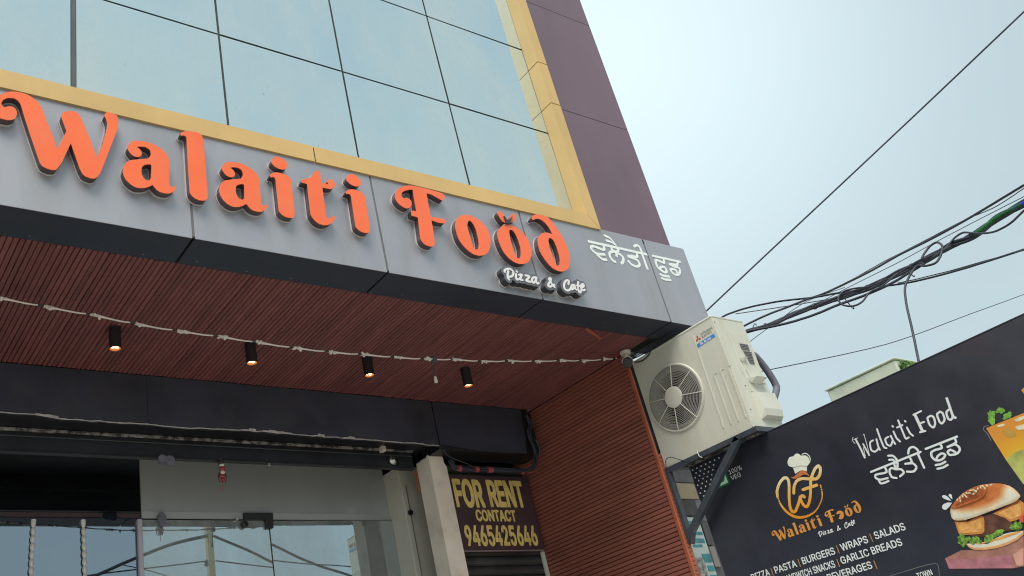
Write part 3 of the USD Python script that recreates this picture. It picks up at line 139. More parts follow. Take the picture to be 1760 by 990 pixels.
def box(x0, x1, y0, y1, z0, z1):
    m = trimesh.creation.box((abs(x1 - x0), abs(y1 - y0), abs(z1 - z0))); m.apply_translation(((x0 + x1) / 2, (y0 + y1) / 2, (z0 + z1) / 2)); return m
def bbox(x0, x1, y0, y1, z0, z1, b=.004):
    """box with chamfered edges"""
    pts = []
    for x in (x0, x1):
        for y in (y0, y1):
            for z in (z0, z1):
                sx, sy, sz = (b if x == x0 else -b), (b if y == y0 else -b), (b if z == z0 else -b)
                pts += [(x, y + sy, z + sz), (x + sx, y, z + sz), (x + sx, y + sy, z)]
    return trimesh.Trimesh(pts, []).convex_hull
def rod(a, b, r, n=10):
    return tube([a, b], r, n)
def tube(pts, r, n=8, cap=True):
    P = np.array(pts, float); N = len(P)
    T = np.gradient(P, axis=0); T /= np.maximum(np.linalg.norm(T, axis=1, keepdims=True), 1e-9)
    up = np.array([0, 0, 1.0]) if abs(T[0][2]) < .9 else np.array([1.0, 0, 0])
    u = np.cross(T[0], up); u /= np.linalg.norm(u); V = []; rr = np.broadcast_to(r, N)
    for i in range(N):
        u = u - T[i] * (u @ T[i]); u /= np.linalg.norm(u); w = np.cross(T[i], u)
        for k in range(n):
            a = 2 * math.pi * k / n; V.append(P[i] + rr[i] * (math.cos(a) * u + math.sin(a) * w))
    F = []
    for i in range(N - 1):
        for k in range(n):
            a, b2 = i * n + k, i * n + (k + 1) % n; F += [(a, a + n, b2), (b2, a + n, b2 + n)]
    if cap:
        V += [P[0], P[-1]]; c0, c1 = N * n, N * n + 1
        for k in range(n): F += [(c0, k, (k + 1) % n), (c1, (N - 1) * n + (k + 1) % n, (N - 1) * n + k)]
    m = trimesh.Trimesh(V, F, process=False); m.invert(); return m
def spline(pts, n=8):
    P = np.array(pts, float); out = []
    for i in range(len(P) - 1):
        a, b = P[i], P[i + 1]; p = P[i - 1] if i else a; q = P[i + 2] if i + 2 < len(P) else b
        for k in range(n):
            t = k / n; out.append(.5 * (2 * a + (b - p) * t + (2 * p - 5 * a + 4 * b - q) * t * t + (3 * a - p - 3 * b + q) * t ** 3))
    return np.array(out + [P[-1]])
def lathe(prof, o, axis=(0, 0, 1), n=24):
    """prof: (radius, height along axis) pairs"""
    m = trimesh.creation.revolve(np.array(prof, float), sections=n)
    m.apply_transform(trimesh.geometry.align_vectors([0, 0, 1], np.array(axis, float))); m.apply_translation(o); return m
def disc(o, axis, r, h, n=24): return lathe([(0, 0), (r, 0), (r, h), (0, h)], o, axis, n)
def poly(ext_, holes=()): return Polygon(ext_, holes).buffer(0)
def strokes(lines, w, cap='round'):
    return unary_union([LineString(l).buffer(w / 2, cap_style=cap, quad_segs=4) if len(l) > 1 else Point(l[0]).buffer(w / 2) for l in lines])
def text(s, x0, x1, y, h, bold=True, depth=.001, z=0.0, heavy=0.0):
    """lettering fitted between x0 and x1 on the baseline y, capitals h tall; heavy thickens the strokes"""
    m = meshkit.text_mesh(s, h, .01, bold); v, f = m.vertices, m.faces
    top = [Polygon(v[t][:, :2]) for t in f if (v[t][:, 2] > .009).all()]
    g = unary_union([t.buffer(h * .002) for t in top if t.area > 0]).buffer(-h * .002)
    a, _, b, _ = g.bounds; k = (x1 - x0 - 2 * heavy) / (b - a)
    g = affinity.affine_transform(g, [k, 0, 0, 1, x0 + heavy - a * k, y])
    if heavy: g = g.buffer(heavy, join_style='mitre', mitre_limit=2.0).buffer(0)
    return ext(g.simplify(h * .006), depth, z)

# ------------------------------------------------------------------ materials
MAT = {}
def pm(name, c, rough=.55, var=.12, scale=5., metal=0., spec=.5, bump=0., bscale=60., coat=0., dirt=None, damt=.3, dscale=2.5, stretch=(1, 1, 1), emis=None, dlo=.48, dhi=.68, rnd_=0.):
    """painted / plain surface: base colour with low-contrast mottling, optional dirt of its own shape, optional fine relief"""
    c = np.array(c, float); nodes = {'g': ('geometry', {}), 'mp': ('mapping', {'scale': stretch}),
        'n': ('noise_texture', {'scale': scale, 'detail': 5.0, 'roughness': .6}),
        'r': ('rgb_ramp', {'ramp': [(.3, tuple(c * (1 - var))), (.7, tuple(np.minimum(c * (1 + var), .98)))]}),
        'p': ('principled_bsdf', {'roughness': rough, 'metallic': metal, 'specular_ior_level': spec, 'coat_weight': coat, 'coat_roughness': .08})}
    links = [('g.position', 'mp.vector'), ('mp.vector', 'n.vector'), ('n.fac', 'r.fac')]; col = 'r.color'
    if dirt is not None:
        nodes['dn'] = ('noise_texture', {'scale': dscale, 'detail': 8.0, 'roughness': .68}); nodes['dr'] = ('map_range', {'from_min': dlo, 'from_max': dhi, 'to_min': 0.0, 'to_max': damt, 'clamp': True})
        nodes['dm'] = ('mix', {'color2': tuple(dirt)})
        links += [('mp.vector', 'dn.vector'), ('dn.fac', 'dr.value'), ('dr.result', 'dm.fac'), (col, 'dm.color1')]; col = 'dm.color'
    if rnd_:
        nodes['oi'] = ('object_info', {}); nodes['om'] = ('map_range', {'to_min': 1 - rnd_, 'to_max': 1 + rnd_}); nodes['oh'] = ('hsv', {})
        links += [('oi.random', 'om.value'), ('om.result', 'oh.value'), (col, 'oh.color')]; col = 'oh.color'
    links.append((col, 'p.base_color'))
    nodes['rm'] = ('map_range', {'to_min': max(rough - .08, .02), 'to_max': min(rough + .1, 1.)}); links += [('n.fac', 'rm.value'), ('rm.result', 'p.roughness')]
    if bump:
        nodes['bn'] = ('noise_texture', {'scale': bscale, 'detail': 4.0}); nodes['b'] = ('bump', {'strength': bump, 'distance': .003})
        links += [('mp.vector', 'bn.vector'), ('bn.fac', 'b.height'), ('b.normal', 'p.normal')]
    if emis is not None:
        nodes['p'][1]['emission_color'] = tuple(emis[0]); nodes['p'][1]['emission_strength'] = emis[1]
    MAT[name] = usdkit.material(stage, '/World/Looks/' + name, nodes, links, surface='p.BSDF')
def zramp(name, stops, z0, z1, rough=.45, noise=0.0):
    nodes = {'g': ('geometry', {}), 's': ('separate_xyz', {}), 'm': ('map_range', {'from_min': z0, 'from_max': z1, 'clamp': True}), 'r': ('rgb_ramp', {'ramp': stops}),
             'n': ('noise_texture', {'scale': 14.0, 'detail': 4.0}), 'a': ('math', {'math_type': 'multiply_add', 'value2': noise, 'value3': 0.0}), 'ad': ('math', {'math_type': 'add'}),
             'p': ('principled_bsdf', {'roughness': rough})}
    MAT[name] = usdkit.material(stage, '/World/Looks/' + name, nodes, [('g.position', 's.vector'), ('s.z', 'm.value'), ('g.position', 'n.vector'), ('n.fac', 'a.value1'), ('m.result', 'ad.value1'), ('a.value', 'ad.value2'), ('ad.value', 'r.fac'), ('r.color', 'p.base_color')], surface='p.BSDF')

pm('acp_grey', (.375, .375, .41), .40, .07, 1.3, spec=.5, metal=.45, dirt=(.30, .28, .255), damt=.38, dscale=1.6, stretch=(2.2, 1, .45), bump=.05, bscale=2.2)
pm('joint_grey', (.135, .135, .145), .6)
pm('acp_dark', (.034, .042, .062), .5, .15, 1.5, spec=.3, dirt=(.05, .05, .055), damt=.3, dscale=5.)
pm('acp_purple', (.148, .092, .122), .4, .14, .8, spec=.5, dirt=(.20, .13, .17), damt=.22, dscale=1.3, stretch=(1.6, 1, .6), bump=.05, bscale=1.6)
pm('gold', (.60, .40, .155), .42, .08, 2., spec=.5, dirt=(.45, .31, .12), damt=.3, dscale=2.6, stretch=(1, 1, .6), bump=.04, bscale=2.5)
pm('black_gap', (.012, .012, .013), .8)
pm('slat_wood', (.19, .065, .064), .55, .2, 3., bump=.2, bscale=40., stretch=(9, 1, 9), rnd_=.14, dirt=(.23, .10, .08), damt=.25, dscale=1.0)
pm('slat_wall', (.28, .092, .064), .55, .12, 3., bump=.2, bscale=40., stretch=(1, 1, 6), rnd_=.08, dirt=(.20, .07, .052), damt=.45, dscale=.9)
pm('orange_trim', (.40, .105, .05), .45, .15, 6., dirt=(.2, .08, .05), damt=.4)
pm('letter_orange', (.90, .15, .045), .30, .05, 3., spec=.45, coat=.25, dirt=(.80, .22, .10), damt=.35, dscale=5., bump=.04, bscale=3.)
pm('letter_side', (.075, .05, .058), .5, .2, 5., dirt=(.14, .11, .11), damt=.4, dscale=9.)
pm('acrylic_white', (.72, .70, .70), .3, .05)
pm('acrylic_edge', (.52, .49, .49), .35, .1)
pm('plate_front', (.12, .125, .14), .4, .08)
pm('plate_side', (.032, .034, .042), .45, .2)
pm('white_vinyl', (.74, .79, .76), .45, .04)
pm('black_paint', (.028, .031, .048), .5, .35, 2.5, bump=.3, bscale=12., dirt=(.055, .05, .048), damt=.5, dscale=3.5)
pm('torn_edge', (.45, .42, .40), .8, .3, 30., bump=.5)
pm('black_steel', (.010, .0105, .015), .45, .4, 4., dirt=(.024, .024, .03), damt=.5, dscale=6.)
pm('chipped_steel', (.03, .03, .035), .5, .3, 20., dirt=(.32, .31, .30), damt=.9, dscale=16., dlo=.45, dhi=.56)
pm('plaster_cream', (.83, .735, .63), .85, .1, 4., bump=.6, bscale=25., dirt=(.38, .32, .26), damt=.5, dscale=3.)
pm('frame_grey', (.60, .58, .51), .6, .1, 5., dirt=(.35, .33, .28), damt=.35, dscale=5.)
pm('frame_shadow', (.2, .2, .17), .6)
pm('film_pale', (.35, .365, .365), .5, .05)
pm('film_dark', (.31, .31, .30), .5, .2, 2.)
pm('gasket', (.10, .125, .135), .6, .15)
pm('foam_orange', (.38, .13, .06), .9, .4, 40., bump=.6)
pm('shutter_steel', (.045, .045, .045), .5, .3, 6., dirt=(.09, .085, .08), damt=.5)
pm('sign_maroon', (.065, .032, .04), .5, .25, 4., dirt=(.085, .05, .05), damt=.5, dscale=5.)
pm('sign_yellow', (.82, .63, .20), .5, .12, 9., dirt=(.4, .28, .05), damt=.4, dscale=12.)
pm('sign_border', (.28, .2, .19), .6)
pm('cable_black', (.030, .036, .050), .55, .3, 8.)
pm('cable_grey', (.06, .065, .075), .5, .2, 8.)
pm('cable_green', (.006, .11, .018), .5, .4, 30., dirt=(.02, .03, .45), damt=.9, dscale=9., dlo=.56, dhi=.6)
pm('tape_red', (.35, .07, .08), .5)
pm('ac_beige', (.565, .565, .485), .42, .04, 2., spec=.45, dirt=(.44, .39, .29), damt=.35, dscale=3.2, stretch=(2, 2, .5))
pm('ac_rings', (.31, .30, .275), .4, .05, 8.)
pm('ac_guard', (.56, .545, .47), .4, .05, 8.)
pm('ac_dark', (.04, .038, .04), .7, .2)
pm('ac_fan', (.15, .145, .15), .5, .1)
pm('mark_red', (.55, .09, .05), .5)
pm('mark_grey', (.2, .2, .19), .5)
pm('mark_blue', (.055, .23, .55), .45)
pm('bracket_steel', (.045, .055, .072), .45, .25, 6., dirt=(.1, .085, .075), damt=.4, dscale=10.)
pm('hose_grey', (.14, .14, .18), .65, .15, 30., bump=.5, bscale=60.)
pm('banner_black', (.023, .0245, .036), .36, .25, 2., spec=.5, bump=.35, bscale=2.2, coat=.5, dirt=(.045, .045, .055), damt=.4, dscale=3.)
pm('print_white', (.66, .70, .70), .45, .04)
pm('print_cream', (.72, .74, .62), .45, .05)
pm('print_grey', (.16, .17, .18), .45)
pm('print_orange', (.62, .27, .05), .45, .1)
pm('print_red', (.55, .16, .05), .45, .1)
pm('print_green', (.02, .16, .06), .45)
pm('print_palegreen', (.45, .66, .55), .45)
pm('print_tan', (.50, .25, .1), .45)
zramp('print_gold', [(0., (.62, .20, .012)), (.35, (.72, .30, .02)), (.75, (.72, .46, .14)), (1., (.74, .66, .42))], 2.60, 2.94)
pm('print_bun', (.56, .17, .045), .45, .25, 16.)
pm('print_bunmid', (.64, .33, .14), .45, .12, 16.)
pm('print_bunmid_b', (.68, .47, .27), .45, .1, 16.)
pm('print_bunwhite', (.68, .64, .52), .45, .1, 16.)
pm('print_bundark', (.30, .075, .022), .45, .45, 26.)
pm('print_cheese', (.68, .34, .10), .45, .3, 30.)
pm('print_fries', (.62, .25, .06), .45, .35, 22.)
pm('print_patty', (.11, .045, .03), .45, .5, 22.)
pm('print_lettuce', (.17, .33, .05), .45, .95, 60., dirt=(.03, .10, .015), damt=.9, dscale=38.)
pm('print_board', (.36, .17, .13), .45, .25, 18.)
pm('print_boardfront', (.40, .16, .19), .45, .3, 16.)
pm('print_boardend', (.58, .30, .24), .45, .2, 12.)
zramp('print_drink', [(0., (.50, .46, .05)), (.4, (.62, .46, .06)), (.75, (.66, .34, .02)), (1., (.62, .25, .03))], 2.40, 2.76, noise=.25)
pm('print_drinklow', (.42, .44, .12), .45, .35, 10.)
pm('print_ice', (.68, .60, .40), .45, .2, 30.)
pm('print_olive', (.42, .26, .05), .45, .2)
pm('print_mint', (.16, .36, .05), .45, .5, 26., dirt=(.05, .16, .03), damt=.8, dscale=20.)
pm('lamp_black', (.012, .012, .013), .4, .2)
pm('lamp_brass', (.5, .2, .06), .35)
pm('lamp_glow', (.8, .6, .4), .5, emis=((1., .60, .32), 1.7))
pm('plastic_white', (.66, .6, .55), .5, .08, 20.)
pm('plastic_dark', (.03, .03, .032), .5)
pm('charm_red', (.3, .05, .05), .6, .4, 60.)
pm('charm_dark', (.05, .03, .03), .7)
pm('steel_bright', (.55, .55, .53), .25, .1, metal=1.)
pm('handle_white', (.66, .63, .60), .45, .08, 20.)
pm('stile_lilac', (.46, .42, .49), .4, .1)
pm('asphalt', (.31, .295, .265), .9, .2, 8., bump=.5, bscale=80., dirt=(.24, .22, .19), damt=.5, dscale=.6)
pm('paving', (.50, .47, .42), .85, .15, 6., bump=.3, dirt=(.16, .14, .12), damt=.5, dscale=2.)
pm('interior_dark', (.006, .006, .007), .9)
pm('wall_grey', (.25, .245, .23), .85, .1, 3.)
pm('concrete_green', (.52, .57, .46), .85, .12, 1.2, dirt=(.20, .28, .24), damt=.6, dscale=1.3)
pm('moss', (.15, .27, .09), .9, .6, 14.)
pm('pole_concrete', (.48, .40, .24), .85, .12, 3.)
pm('neigh_beige', (.33, .27, .17), .8, .15, 7., dirt=(.14, .11, .08), damt=.6, dscale=7.)
pm('neigh_grey', (.09, .092, .095), .7, .4, 5., dirt=(.16, .15, .14), damt=.5, dscale=6.)
pm('neigh_brown', (.06, .055, .05), .7, .4, 8.)
pm('neigh_mauve', (.30, .26, .26), .7, .1)
pm('poster_white', (.52, .60, .56), .5, .1, 12.)
pm('poster_teal', (.05, .26, .30), .5, .4, 16.)
pm('poster_bw', (.3, .3, .28), .5, .95, 26.)
pm('poster_pink', (.6, .15, .25), .5)
pm('sign_light', (.42, .40, .385), .6, .08)
pm('sign_ring', (.12, .12, .125), .6)

def glassmat(name, refl, rough, trans, dust, dustc, speck=.15, gmin=.25, dvar=.7, refl2=None):
    """window glass: a mirror-like coat over a see-through tint with a film of dust"""
    nodes = {'g': ('geometry', {}), 'mp': ('mapping', {'scale': (1, 1, .45)}), 'n': ('noise_texture', {'scale': 1.9, 'detail': 8.0, 'roughness': .7}), 'n2': ('noise_texture', {'scale': 55.0, 'detail': 3.0}),
             'dr': ('map_range', {'from_min': .3, 'from_max': .75, 'to_min': dust * (1 - dvar), 'to_max': dust * (1 + dvar), 'clamp': True}),
             'gn': ('noise_texture', {'scale': .9, 'detail': 3.0, 'roughness': .55}), 'gr': ('rgb_ramp', {'ramp': [(.32, refl), (.68, refl2 or refl)]}), 'gl': ('glossy_bsdf', {'roughness': rough}), 'tr': ('transparent_bsdf', {'color': trans}), 'df': ('diffuse_bsdf', {'color': dustc}),
             'fr': ('fresnel', {'IOR': 1.5}), 'fm': ('map_range', {'from_min': .04, 'from_max': 1.0, 'to_min': gmin, 'to_max': 1.0, 'clamp': True}),
             'wn': ('noise_texture', {'scale': 1.1, 'detail': 1.0}), 'bp': ('bump', {'strength': .06, 'distance': .01}),
             'sp': ('noise_texture', {'scale': 9.0, 'detail': 6.0, 'roughness': .75}), 'sm': ('map_range', {'from_min': .67, 'from_max': .74, 'to_min': 0.0, 'to_max': speck, 'clamp': True}), 'sd': ('diffuse_bsdf', {'color': (.17, .19, .17)}),
             'm1': ('mix_closure', {}), 'm2': ('mix_closure', {}), 'm3': ('mix_closure', {})}
    MAT[name] = usdkit.material(stage, '/World/Looks/' + name, nodes, [('g.position', 'mp.vector'), ('mp.vector', 'n.vector'), ('n.fac', 'dr.value'), ('fr.fac', 'fm.value'), ('fm.result', 'm1.fac'),
        ('mp.vector', 'gn.vector'), ('gn.fac', 'gr.fac'), ('gr.color', 'gl.color'), ('tr.BSDF', 'm1.closure1'), ('gl.BSDF', 'm1.closure2'), ('dr.result', 'm2.fac'), ('m1.closure', 'm2.closure1'), ('df.BSDF', 'm2.closure2'), ('g.position', 'wn.vector'), ('wn.fac', 'bp.height'), ('bp.normal', 'gl.normal'), ('g.position', 'sp.vector'), ('sp.fac', 'sm.value'), ('sm.result', 'm3.fac'), ('m2.closure', 'm3.closure1'), ('sd.BSDF', 'm3.closure2')], surface='m3.closure')
glassmat('mirror_glass', (.70, .89, 1.0), .03, (.03, .035, .04), .30, (.50, .55, .54), speck=.6, gmin=.82, dvar=.9, refl2=(.86, 1.0, 1.0))
glassmat('door_glass_clear', (.62, .74, .84), .0, (.12, .12, .13), .012, (.3, .3, .3), gmin=.42)
glassmat('door_glass_dusty', (.78, .95, 1.0), .0, (.25, .25, .25), .38, (.46, .48, .47), speck=.06, gmin=.55)
glassmat('transom_glass', (.66, .80, .86), .0, (.25, .25, .25), .74, (.40, .42, .42), speck=.0, gmin=.46, dvar=.06)

# ------------------------------------------------------------------ ground
W = 300
tag(put('street_ground', box(-W, W, -W, W, -.3, 0), 'asphalt'), kind='structure')
tag(put('pavement', bbox(-14, 30, 1.2, 5.0, 0.004, .12, .01), 'paving'), kind='structure')

# ------------------------------------------------------------------ the shop building: masonry, purple cladding, gold frame, mirror glazing
FY, FZ0, FZ1 = 3.8, 4.222, 4.949          # fascia plane and its lower and upper edge
SX = 5.472                                # face of the slatted side wall
b = thing('shop_building', 'tall shop building with bluish mirror glazing in a gold frame and purple grey cladding', 'building', (0, 3.9, 0))
put('upper_wall', box(-7, 5.75, 3.97, 14, 4.30, 11.5), 'wall_grey', b)
put('back_wall', box(-7, 5.52, 9.0, 9.2, 0.01, 4.298), 'interior_dark', b)
put('left_wall', box(-7, -6.8, 4.4, 8.998, 0.01, 4.298), 'interior_dark', b)
put('interior_ceiling', box(-6.798, 5.50, 6.40, 8.998, 4.20, 4.296), 'interior_dark', b)
put('interior_floor', box(-6.798, 5.50, 5.2, 8.998, .13, .16), 'interior_dark', b)
put('interior_side_wall', box(5.50, 5.53, 5.9, 8.998, .165, 4.19), 'interior_dark', b)
zj = [4.9, 6.118, 7.336, 8.55, 9.77, 10.99, 11.5]
for i in range(6):
    put('purple_panel', bbox(4.975, 5.757, 3.803, 3.845, zj[i] + .002, zj[i + 1] - .002, .002), 'acp_purple', b)
    put('purple_side_panel', bbox(5.751, 5.757, 3.85 + .004, 6.5, zj[i] + .004, zj[i + 1] - .004, .002), 'acp_purple', b)
put('cladding_backing', box(4.98, 5.747, 3.846, 3.966, 4.96, 11.45), 'black_gap', b)
for x0, x1 in ((-5, -1.5), (-1.5, 1.7), (1.7, 4.972)):
    put('purple_panel', bbox(x0 + .004, x1 - .004, 3.803, 3.845, 9.66, 11.5, .003), 'acp_purple', b)
# gold frame with mitred corner, reveal to the glass
GY0, GY1 = 3.787, 3.905
xi, xo, zi, zo = 4.868, 4.970, 5.054, 4.935
xs = [-4.8, -2.335, .105, 2.545]
for i, x0 in enumerate(xs):
    x1 = xs[i + 1] - .009 if i < 3 else None
    pl = [(x0, zo), (x1, zo), (x1, zi), (x0, zi)] if x1 else [(x0, zo), (xo - .003, zo), (xi - .003, zi), (x0, zi)]
    put('gold_sill_piece', FAC(GY1)(ext(Polygon(pl), GY1 - GY0)), 'gold', b)
zs = [zi, 6.135, 6.575, 7.8, 9.0, 9.5]
for i in range(5):
    z0, z1 = zs[i] + .0045, zs[i + 1] - .0045
    pl = [(xi, zi), (xo, zo + .004), (xo, z1), (xi, z1)] if i == 0 else [(xi, z0), (xo, z0), (xo, z1), (xi, z1)]
    put('gold_jamb_piece', FAC(GY1)(ext(Polygon(pl), GY1 - GY0)), 'gold', b)
put('gold_frame_core', box(xi + .012, xo - .012, GY0 + .006, GY1 - .004, zi + .02, 9.49), 'black_gap', b)
put('gold_frame_core', box(-4.7, xo - .1, GY0 + .006, GY1 - .004, zo + .012, zi - .006), 'black_gap', b)
put('gold_head_piece', bbox(-4.8, xo, GY0, GY1, 9.5, 9.65, .003), 'gold', b)
gx = [-4.48, -3.56, -2.64, -1.722, -.803, .197, 1.117, 2.038, 2.959, 3.879, 4.92]
gz = [4.99, 5.912, 6.812, 7.71, 8.61, 9.56]
def tilt_pane(x0, x1, y0, y1, z0, z1):
    m = box(x0, x1, y0, y1, z0, z1); v = m.vertices.copy(); a, c = rnd.uniform(-.0022, .0022), rnd.uniform(-.0022, .0022)
    v[:, 1] += a * (v[:, 0] - (x0 + x1) / 2) + c * (v[:, 2] - (z0 + z1) / 2); return trimesh.Trimesh(v, m.faces, process=False)
for i in range(len(gx) - 1):
    for k in range(len(gz) - 1):
        g0 = .017 if abs(gx[i] - 1.117) < .01 else .008; g1 = .017 if abs(gx[i + 1] - 1.117) < .01 else .008
        put('glass_pane', tilt_pane(gx[i] + g0, gx[i + 1] - g1, 3.907, 3.913, gz[k] + .007, gz[k + 1] - .007), 'mirror_glass', b)
put('glazing_gasket', box(-4.6, 4.93, 3.924, 3.96, 4.97, 9.6), 'gasket', b)

# ------------------------------------------------------------------ fascia board
fx = [-4.43, -3.2, -1.975, -.745, .483, 1.710, 2.938, 4.172, 5.433, 5.905]
f = thing('fascia_board', 'long grey panel fascia above the shop entrance carrying the orange name', 'fascia', (0, FY, FZ0))
for i in range(9):
    x0, x1 = fx[i] + .008, fx[i + 1] - (.008 if i < 8 else 0)
    put('front_panel', bbox(x0, x1, FY, FY + .005, FZ0, FZ1, .0005), 'acp_grey', f)
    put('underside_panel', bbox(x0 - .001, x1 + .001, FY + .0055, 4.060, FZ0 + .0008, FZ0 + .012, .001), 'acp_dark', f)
for x in fx[1:-1]:
    put('joint_seal', box(x - .0078, x + .0078, FY + .003, FY + .02, FZ0 + .014, FZ1 - .004), 'joint_grey', f)
put('side_panel', bbox(5.901, 5.905, FY + .006, 4.33, FZ0 + .013, FZ1, .001), 'acp_grey', f)
put('backing_box', box(-4.4, 5.89, FY + .034, 3.96, FZ0 + .02, FZ1 - .005), 'black_gap', f)
put('backing_box', box(-4.4, 5.89, 3.961, 4.32, FZ0 + .02, 4.29), 'black_gap', f)
scr = []
for i in range(22): scr.append(disc((-.2 + i * .285 + rnd.uniform(-.05, .05), 4.02 + rnd.uniform(-.012, .012), FZ0 - .0015), (0, 0, 1), .004, .004, 8))
put('rivet', cat(scr), 'steel_bright', f, kind='stuff')

# ------------------------------------------------------------------ channel letters
L = D1
dx_a, dx_i = .5363, .5077
def shift(rings, dx): return [[[(x + dx, z) for x, z in r] for r in part] for part in rings]
LET = [('W', L['W'], 'letter W'), ('a', L['a'], 'first letter a'), ('l', L['l'], 'letter l'), ('a', shift(L['a'], dx_a), 'second letter a'), ('i', L['i'], 'first letter i'), ('t', L['t'], 'letter t'), ('i', shift(L['i'], dx_i), 'second letter i'),
       ('F', L['F'], 'capital letter F'), ('o', L['o'], 'first letter o'), ('oe', L['oe'], 'second letter o with two leaves'), ('d', L['d'], 'curled letter d')]
ns = thing('shop_name_sign', 'raised orange letters reading Walaiti Food on the grey fascia', 'sign', (2.5, FY, 4.6))
LF = FY - .049
for k, parts, lab in LET:
    pg = unary_union([poly(p[0], p[1:]) for p in parts])
    face = put('letter_face', FAC(LF)(ext(pg, .004)), 'letter_orange', ns, label='orange face of the ' + lab)
    put('letter_return', FAC(FY - .009)(ext(pg.buffer(-.0015), .0395)), 'letter_side', face)
    put('letter_base', FAC(FY - .001)(ext(pg.buffer(.003), .0075)), 'acrylic_edge', face)
pg = unary_union([poly(p[0]) for p in L['stalk']])
put('leaf_stalk', FAC(LF - .004)(ext(pg, .012)), 'plate_side', ns, label='dark little stalk between the two leaves')

pc = thing('pizza_cafe_sign', 'small raised dark plates with white script Pizza & Cafe below the orange letters', 'sign', (4.0, FY, 4.4))
PF = FY - .056
for k, lab in (('pizza', 'Pizza'), ('amp', '&'), ('cafe', 'Cafe')):
    s = strokes(L[k], .0155); plate = s.buffer(.017).buffer(.012).buffer(-.012)
    plate = unary_union([Polygon(g.exterior) for g in getattr(plate, 'geoms', [plate])])
    pr = put('word_plate', FAC(PF)(ext(plate, .004)), 'plate_front', pc, label='plate of the word ' + lab if k != 'amp' else 'plate of the & sign')
    put('plate_return', FAC(FY - .009)(ext(plate.buffer(-.001), .0465)), 'plate_side', pr)
    put('plate_base', FAC(FY - .001)(ext(plate.buffer(.003), .0075)), 'acrylic_edge', pr)
    put('script_lettering', FAC(PF - .0045)(ext(s, .003)), 'acrylic_white', pr)
gm = thing('gurmukhi_lettering', 'white flat Gurmukhi lettering at the right end of the grey fascia', 'lettering', (5.2, FY, 4.7))
taper = unary_union([unary_union([Point(p).buffer(.0115 - .0065 * i / (6 * len(l))) for i, p in enumerate(spline(l, 6))]) for l in [[tuple(q) for q in spline(l, 6)] for l in L['gur1t']]])
put('first_word', FAC(FY - .001)(ext(unary_union([strokes(L['gur1'], .0205, 'flat').buffer(.001), taper]).simplify(.0006), .002)), 'white_vinyl', gm)
put('second_word', FAC(FY - .001)(ext(strokes(L['gur2'], .0195, 'flat').buffer(.001).simplify(.0006), .002)), 'white_vinyl', gm)

# ------------------------------------------------------------------ slatted soffit
so = thing('slatted_soffit', 'ceiling of thin dark red brown wooden slats under the fascia', 'soffit', (2.5, 4.75, 4.23))
put('soffit_board', box(-4.4, 5.46, 4.062, 6.5, 4.243, 4.289), 'black_gap', so)
def slat(x0, x1, y0, y1, zb, zt):
    c = .0025
    P = [(x0, zb + c), (x0 + c, zb), (x1 - c, zb), (x1, zb + c), (x1, zt), (x0, zt)]
    m = Frame((0, y1, 0), (1, 0, 0), (0, 0, 1))(ext(Polygon(P), y1 - y0)); return m
n = int((5.466 + .3) / .0305)
for i in range(n):
    x1 = 5.466 - i * .0305
    j = rnd.gauss(0, .0011); w_ = .0262 + rnd.uniform(-.0012, .0006)
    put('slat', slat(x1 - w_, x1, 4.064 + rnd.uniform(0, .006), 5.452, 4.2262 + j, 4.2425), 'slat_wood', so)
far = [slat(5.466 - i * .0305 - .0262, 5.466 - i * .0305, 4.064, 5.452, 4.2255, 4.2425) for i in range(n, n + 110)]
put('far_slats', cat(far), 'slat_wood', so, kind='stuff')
ls = box(4.80, 5.05, -.012, .012, 4.2165, 4.2205); v = ls.vertices.copy(); v[:, 1] += 4.055 + (v[:, 0] - 4.80) * .42; ls = trimesh.Trimesh(v, ls.faces, process=False)
put('loose_slat', ls, 'orange_trim', so, label='loose lighter strip hanging at the soffit edge')

# ------------------------------------------------------------------ slatted side wall
sw = thing('slatted_side_wall', 'side wall of horizontal red brown wooden slats right of the entrance', 'wall', (SX, 4.9, 0))
put('wall_core', box(SX + .014, 5.528, 4.335, 5.9, .125, 4.241), 'black_gap', sw)
def wslat(z0, z1, y0, y1):
    c = .0025; P = [(0.016, z0), (.002, z0), (0, z0 + c), (0, z1 - c), (.002, z1), (.016, z1)]
    return Frame((SX, y0, 0), (1, 0, 0), (0, 0, 1))(ext(Polygon(P), y1 - y0, -(y1 - y0))) if False else trimesh.Trimesh(*_wsl(P, y0, y1), process=False)
def _wsl(P, y0, y1):
    m = trimesh.creation.extrude_polygon(Polygon(P), y1 - y0, engine='earcut'); v = m.vertices
    V = np.stack([SX + v[:, 0], y1 - v[:, 2], v[:, 1]], 1); return V, m.faces
nz = int((4.222 - .14) / .0316)
for i in range(nz):
    z1 = 4.2215 - i * .0316
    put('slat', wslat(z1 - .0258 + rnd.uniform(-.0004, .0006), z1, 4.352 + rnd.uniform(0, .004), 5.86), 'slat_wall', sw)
    if z1 < 3.4: put('end_slat', box(SX + .006, 5.527, 4.322, 4.333, z1 - .027, z1), 'orange_trim', sw)
put('corner_trim', bbox(SX - .006, SX + .012, 4.318, 4.351, .125, 4.222, .004), 'orange_trim', sw)
put('end_board', box(SX + .012, 5.528, 4.324, 4.333, 3.41, 4.222), 'black_steel', sw)

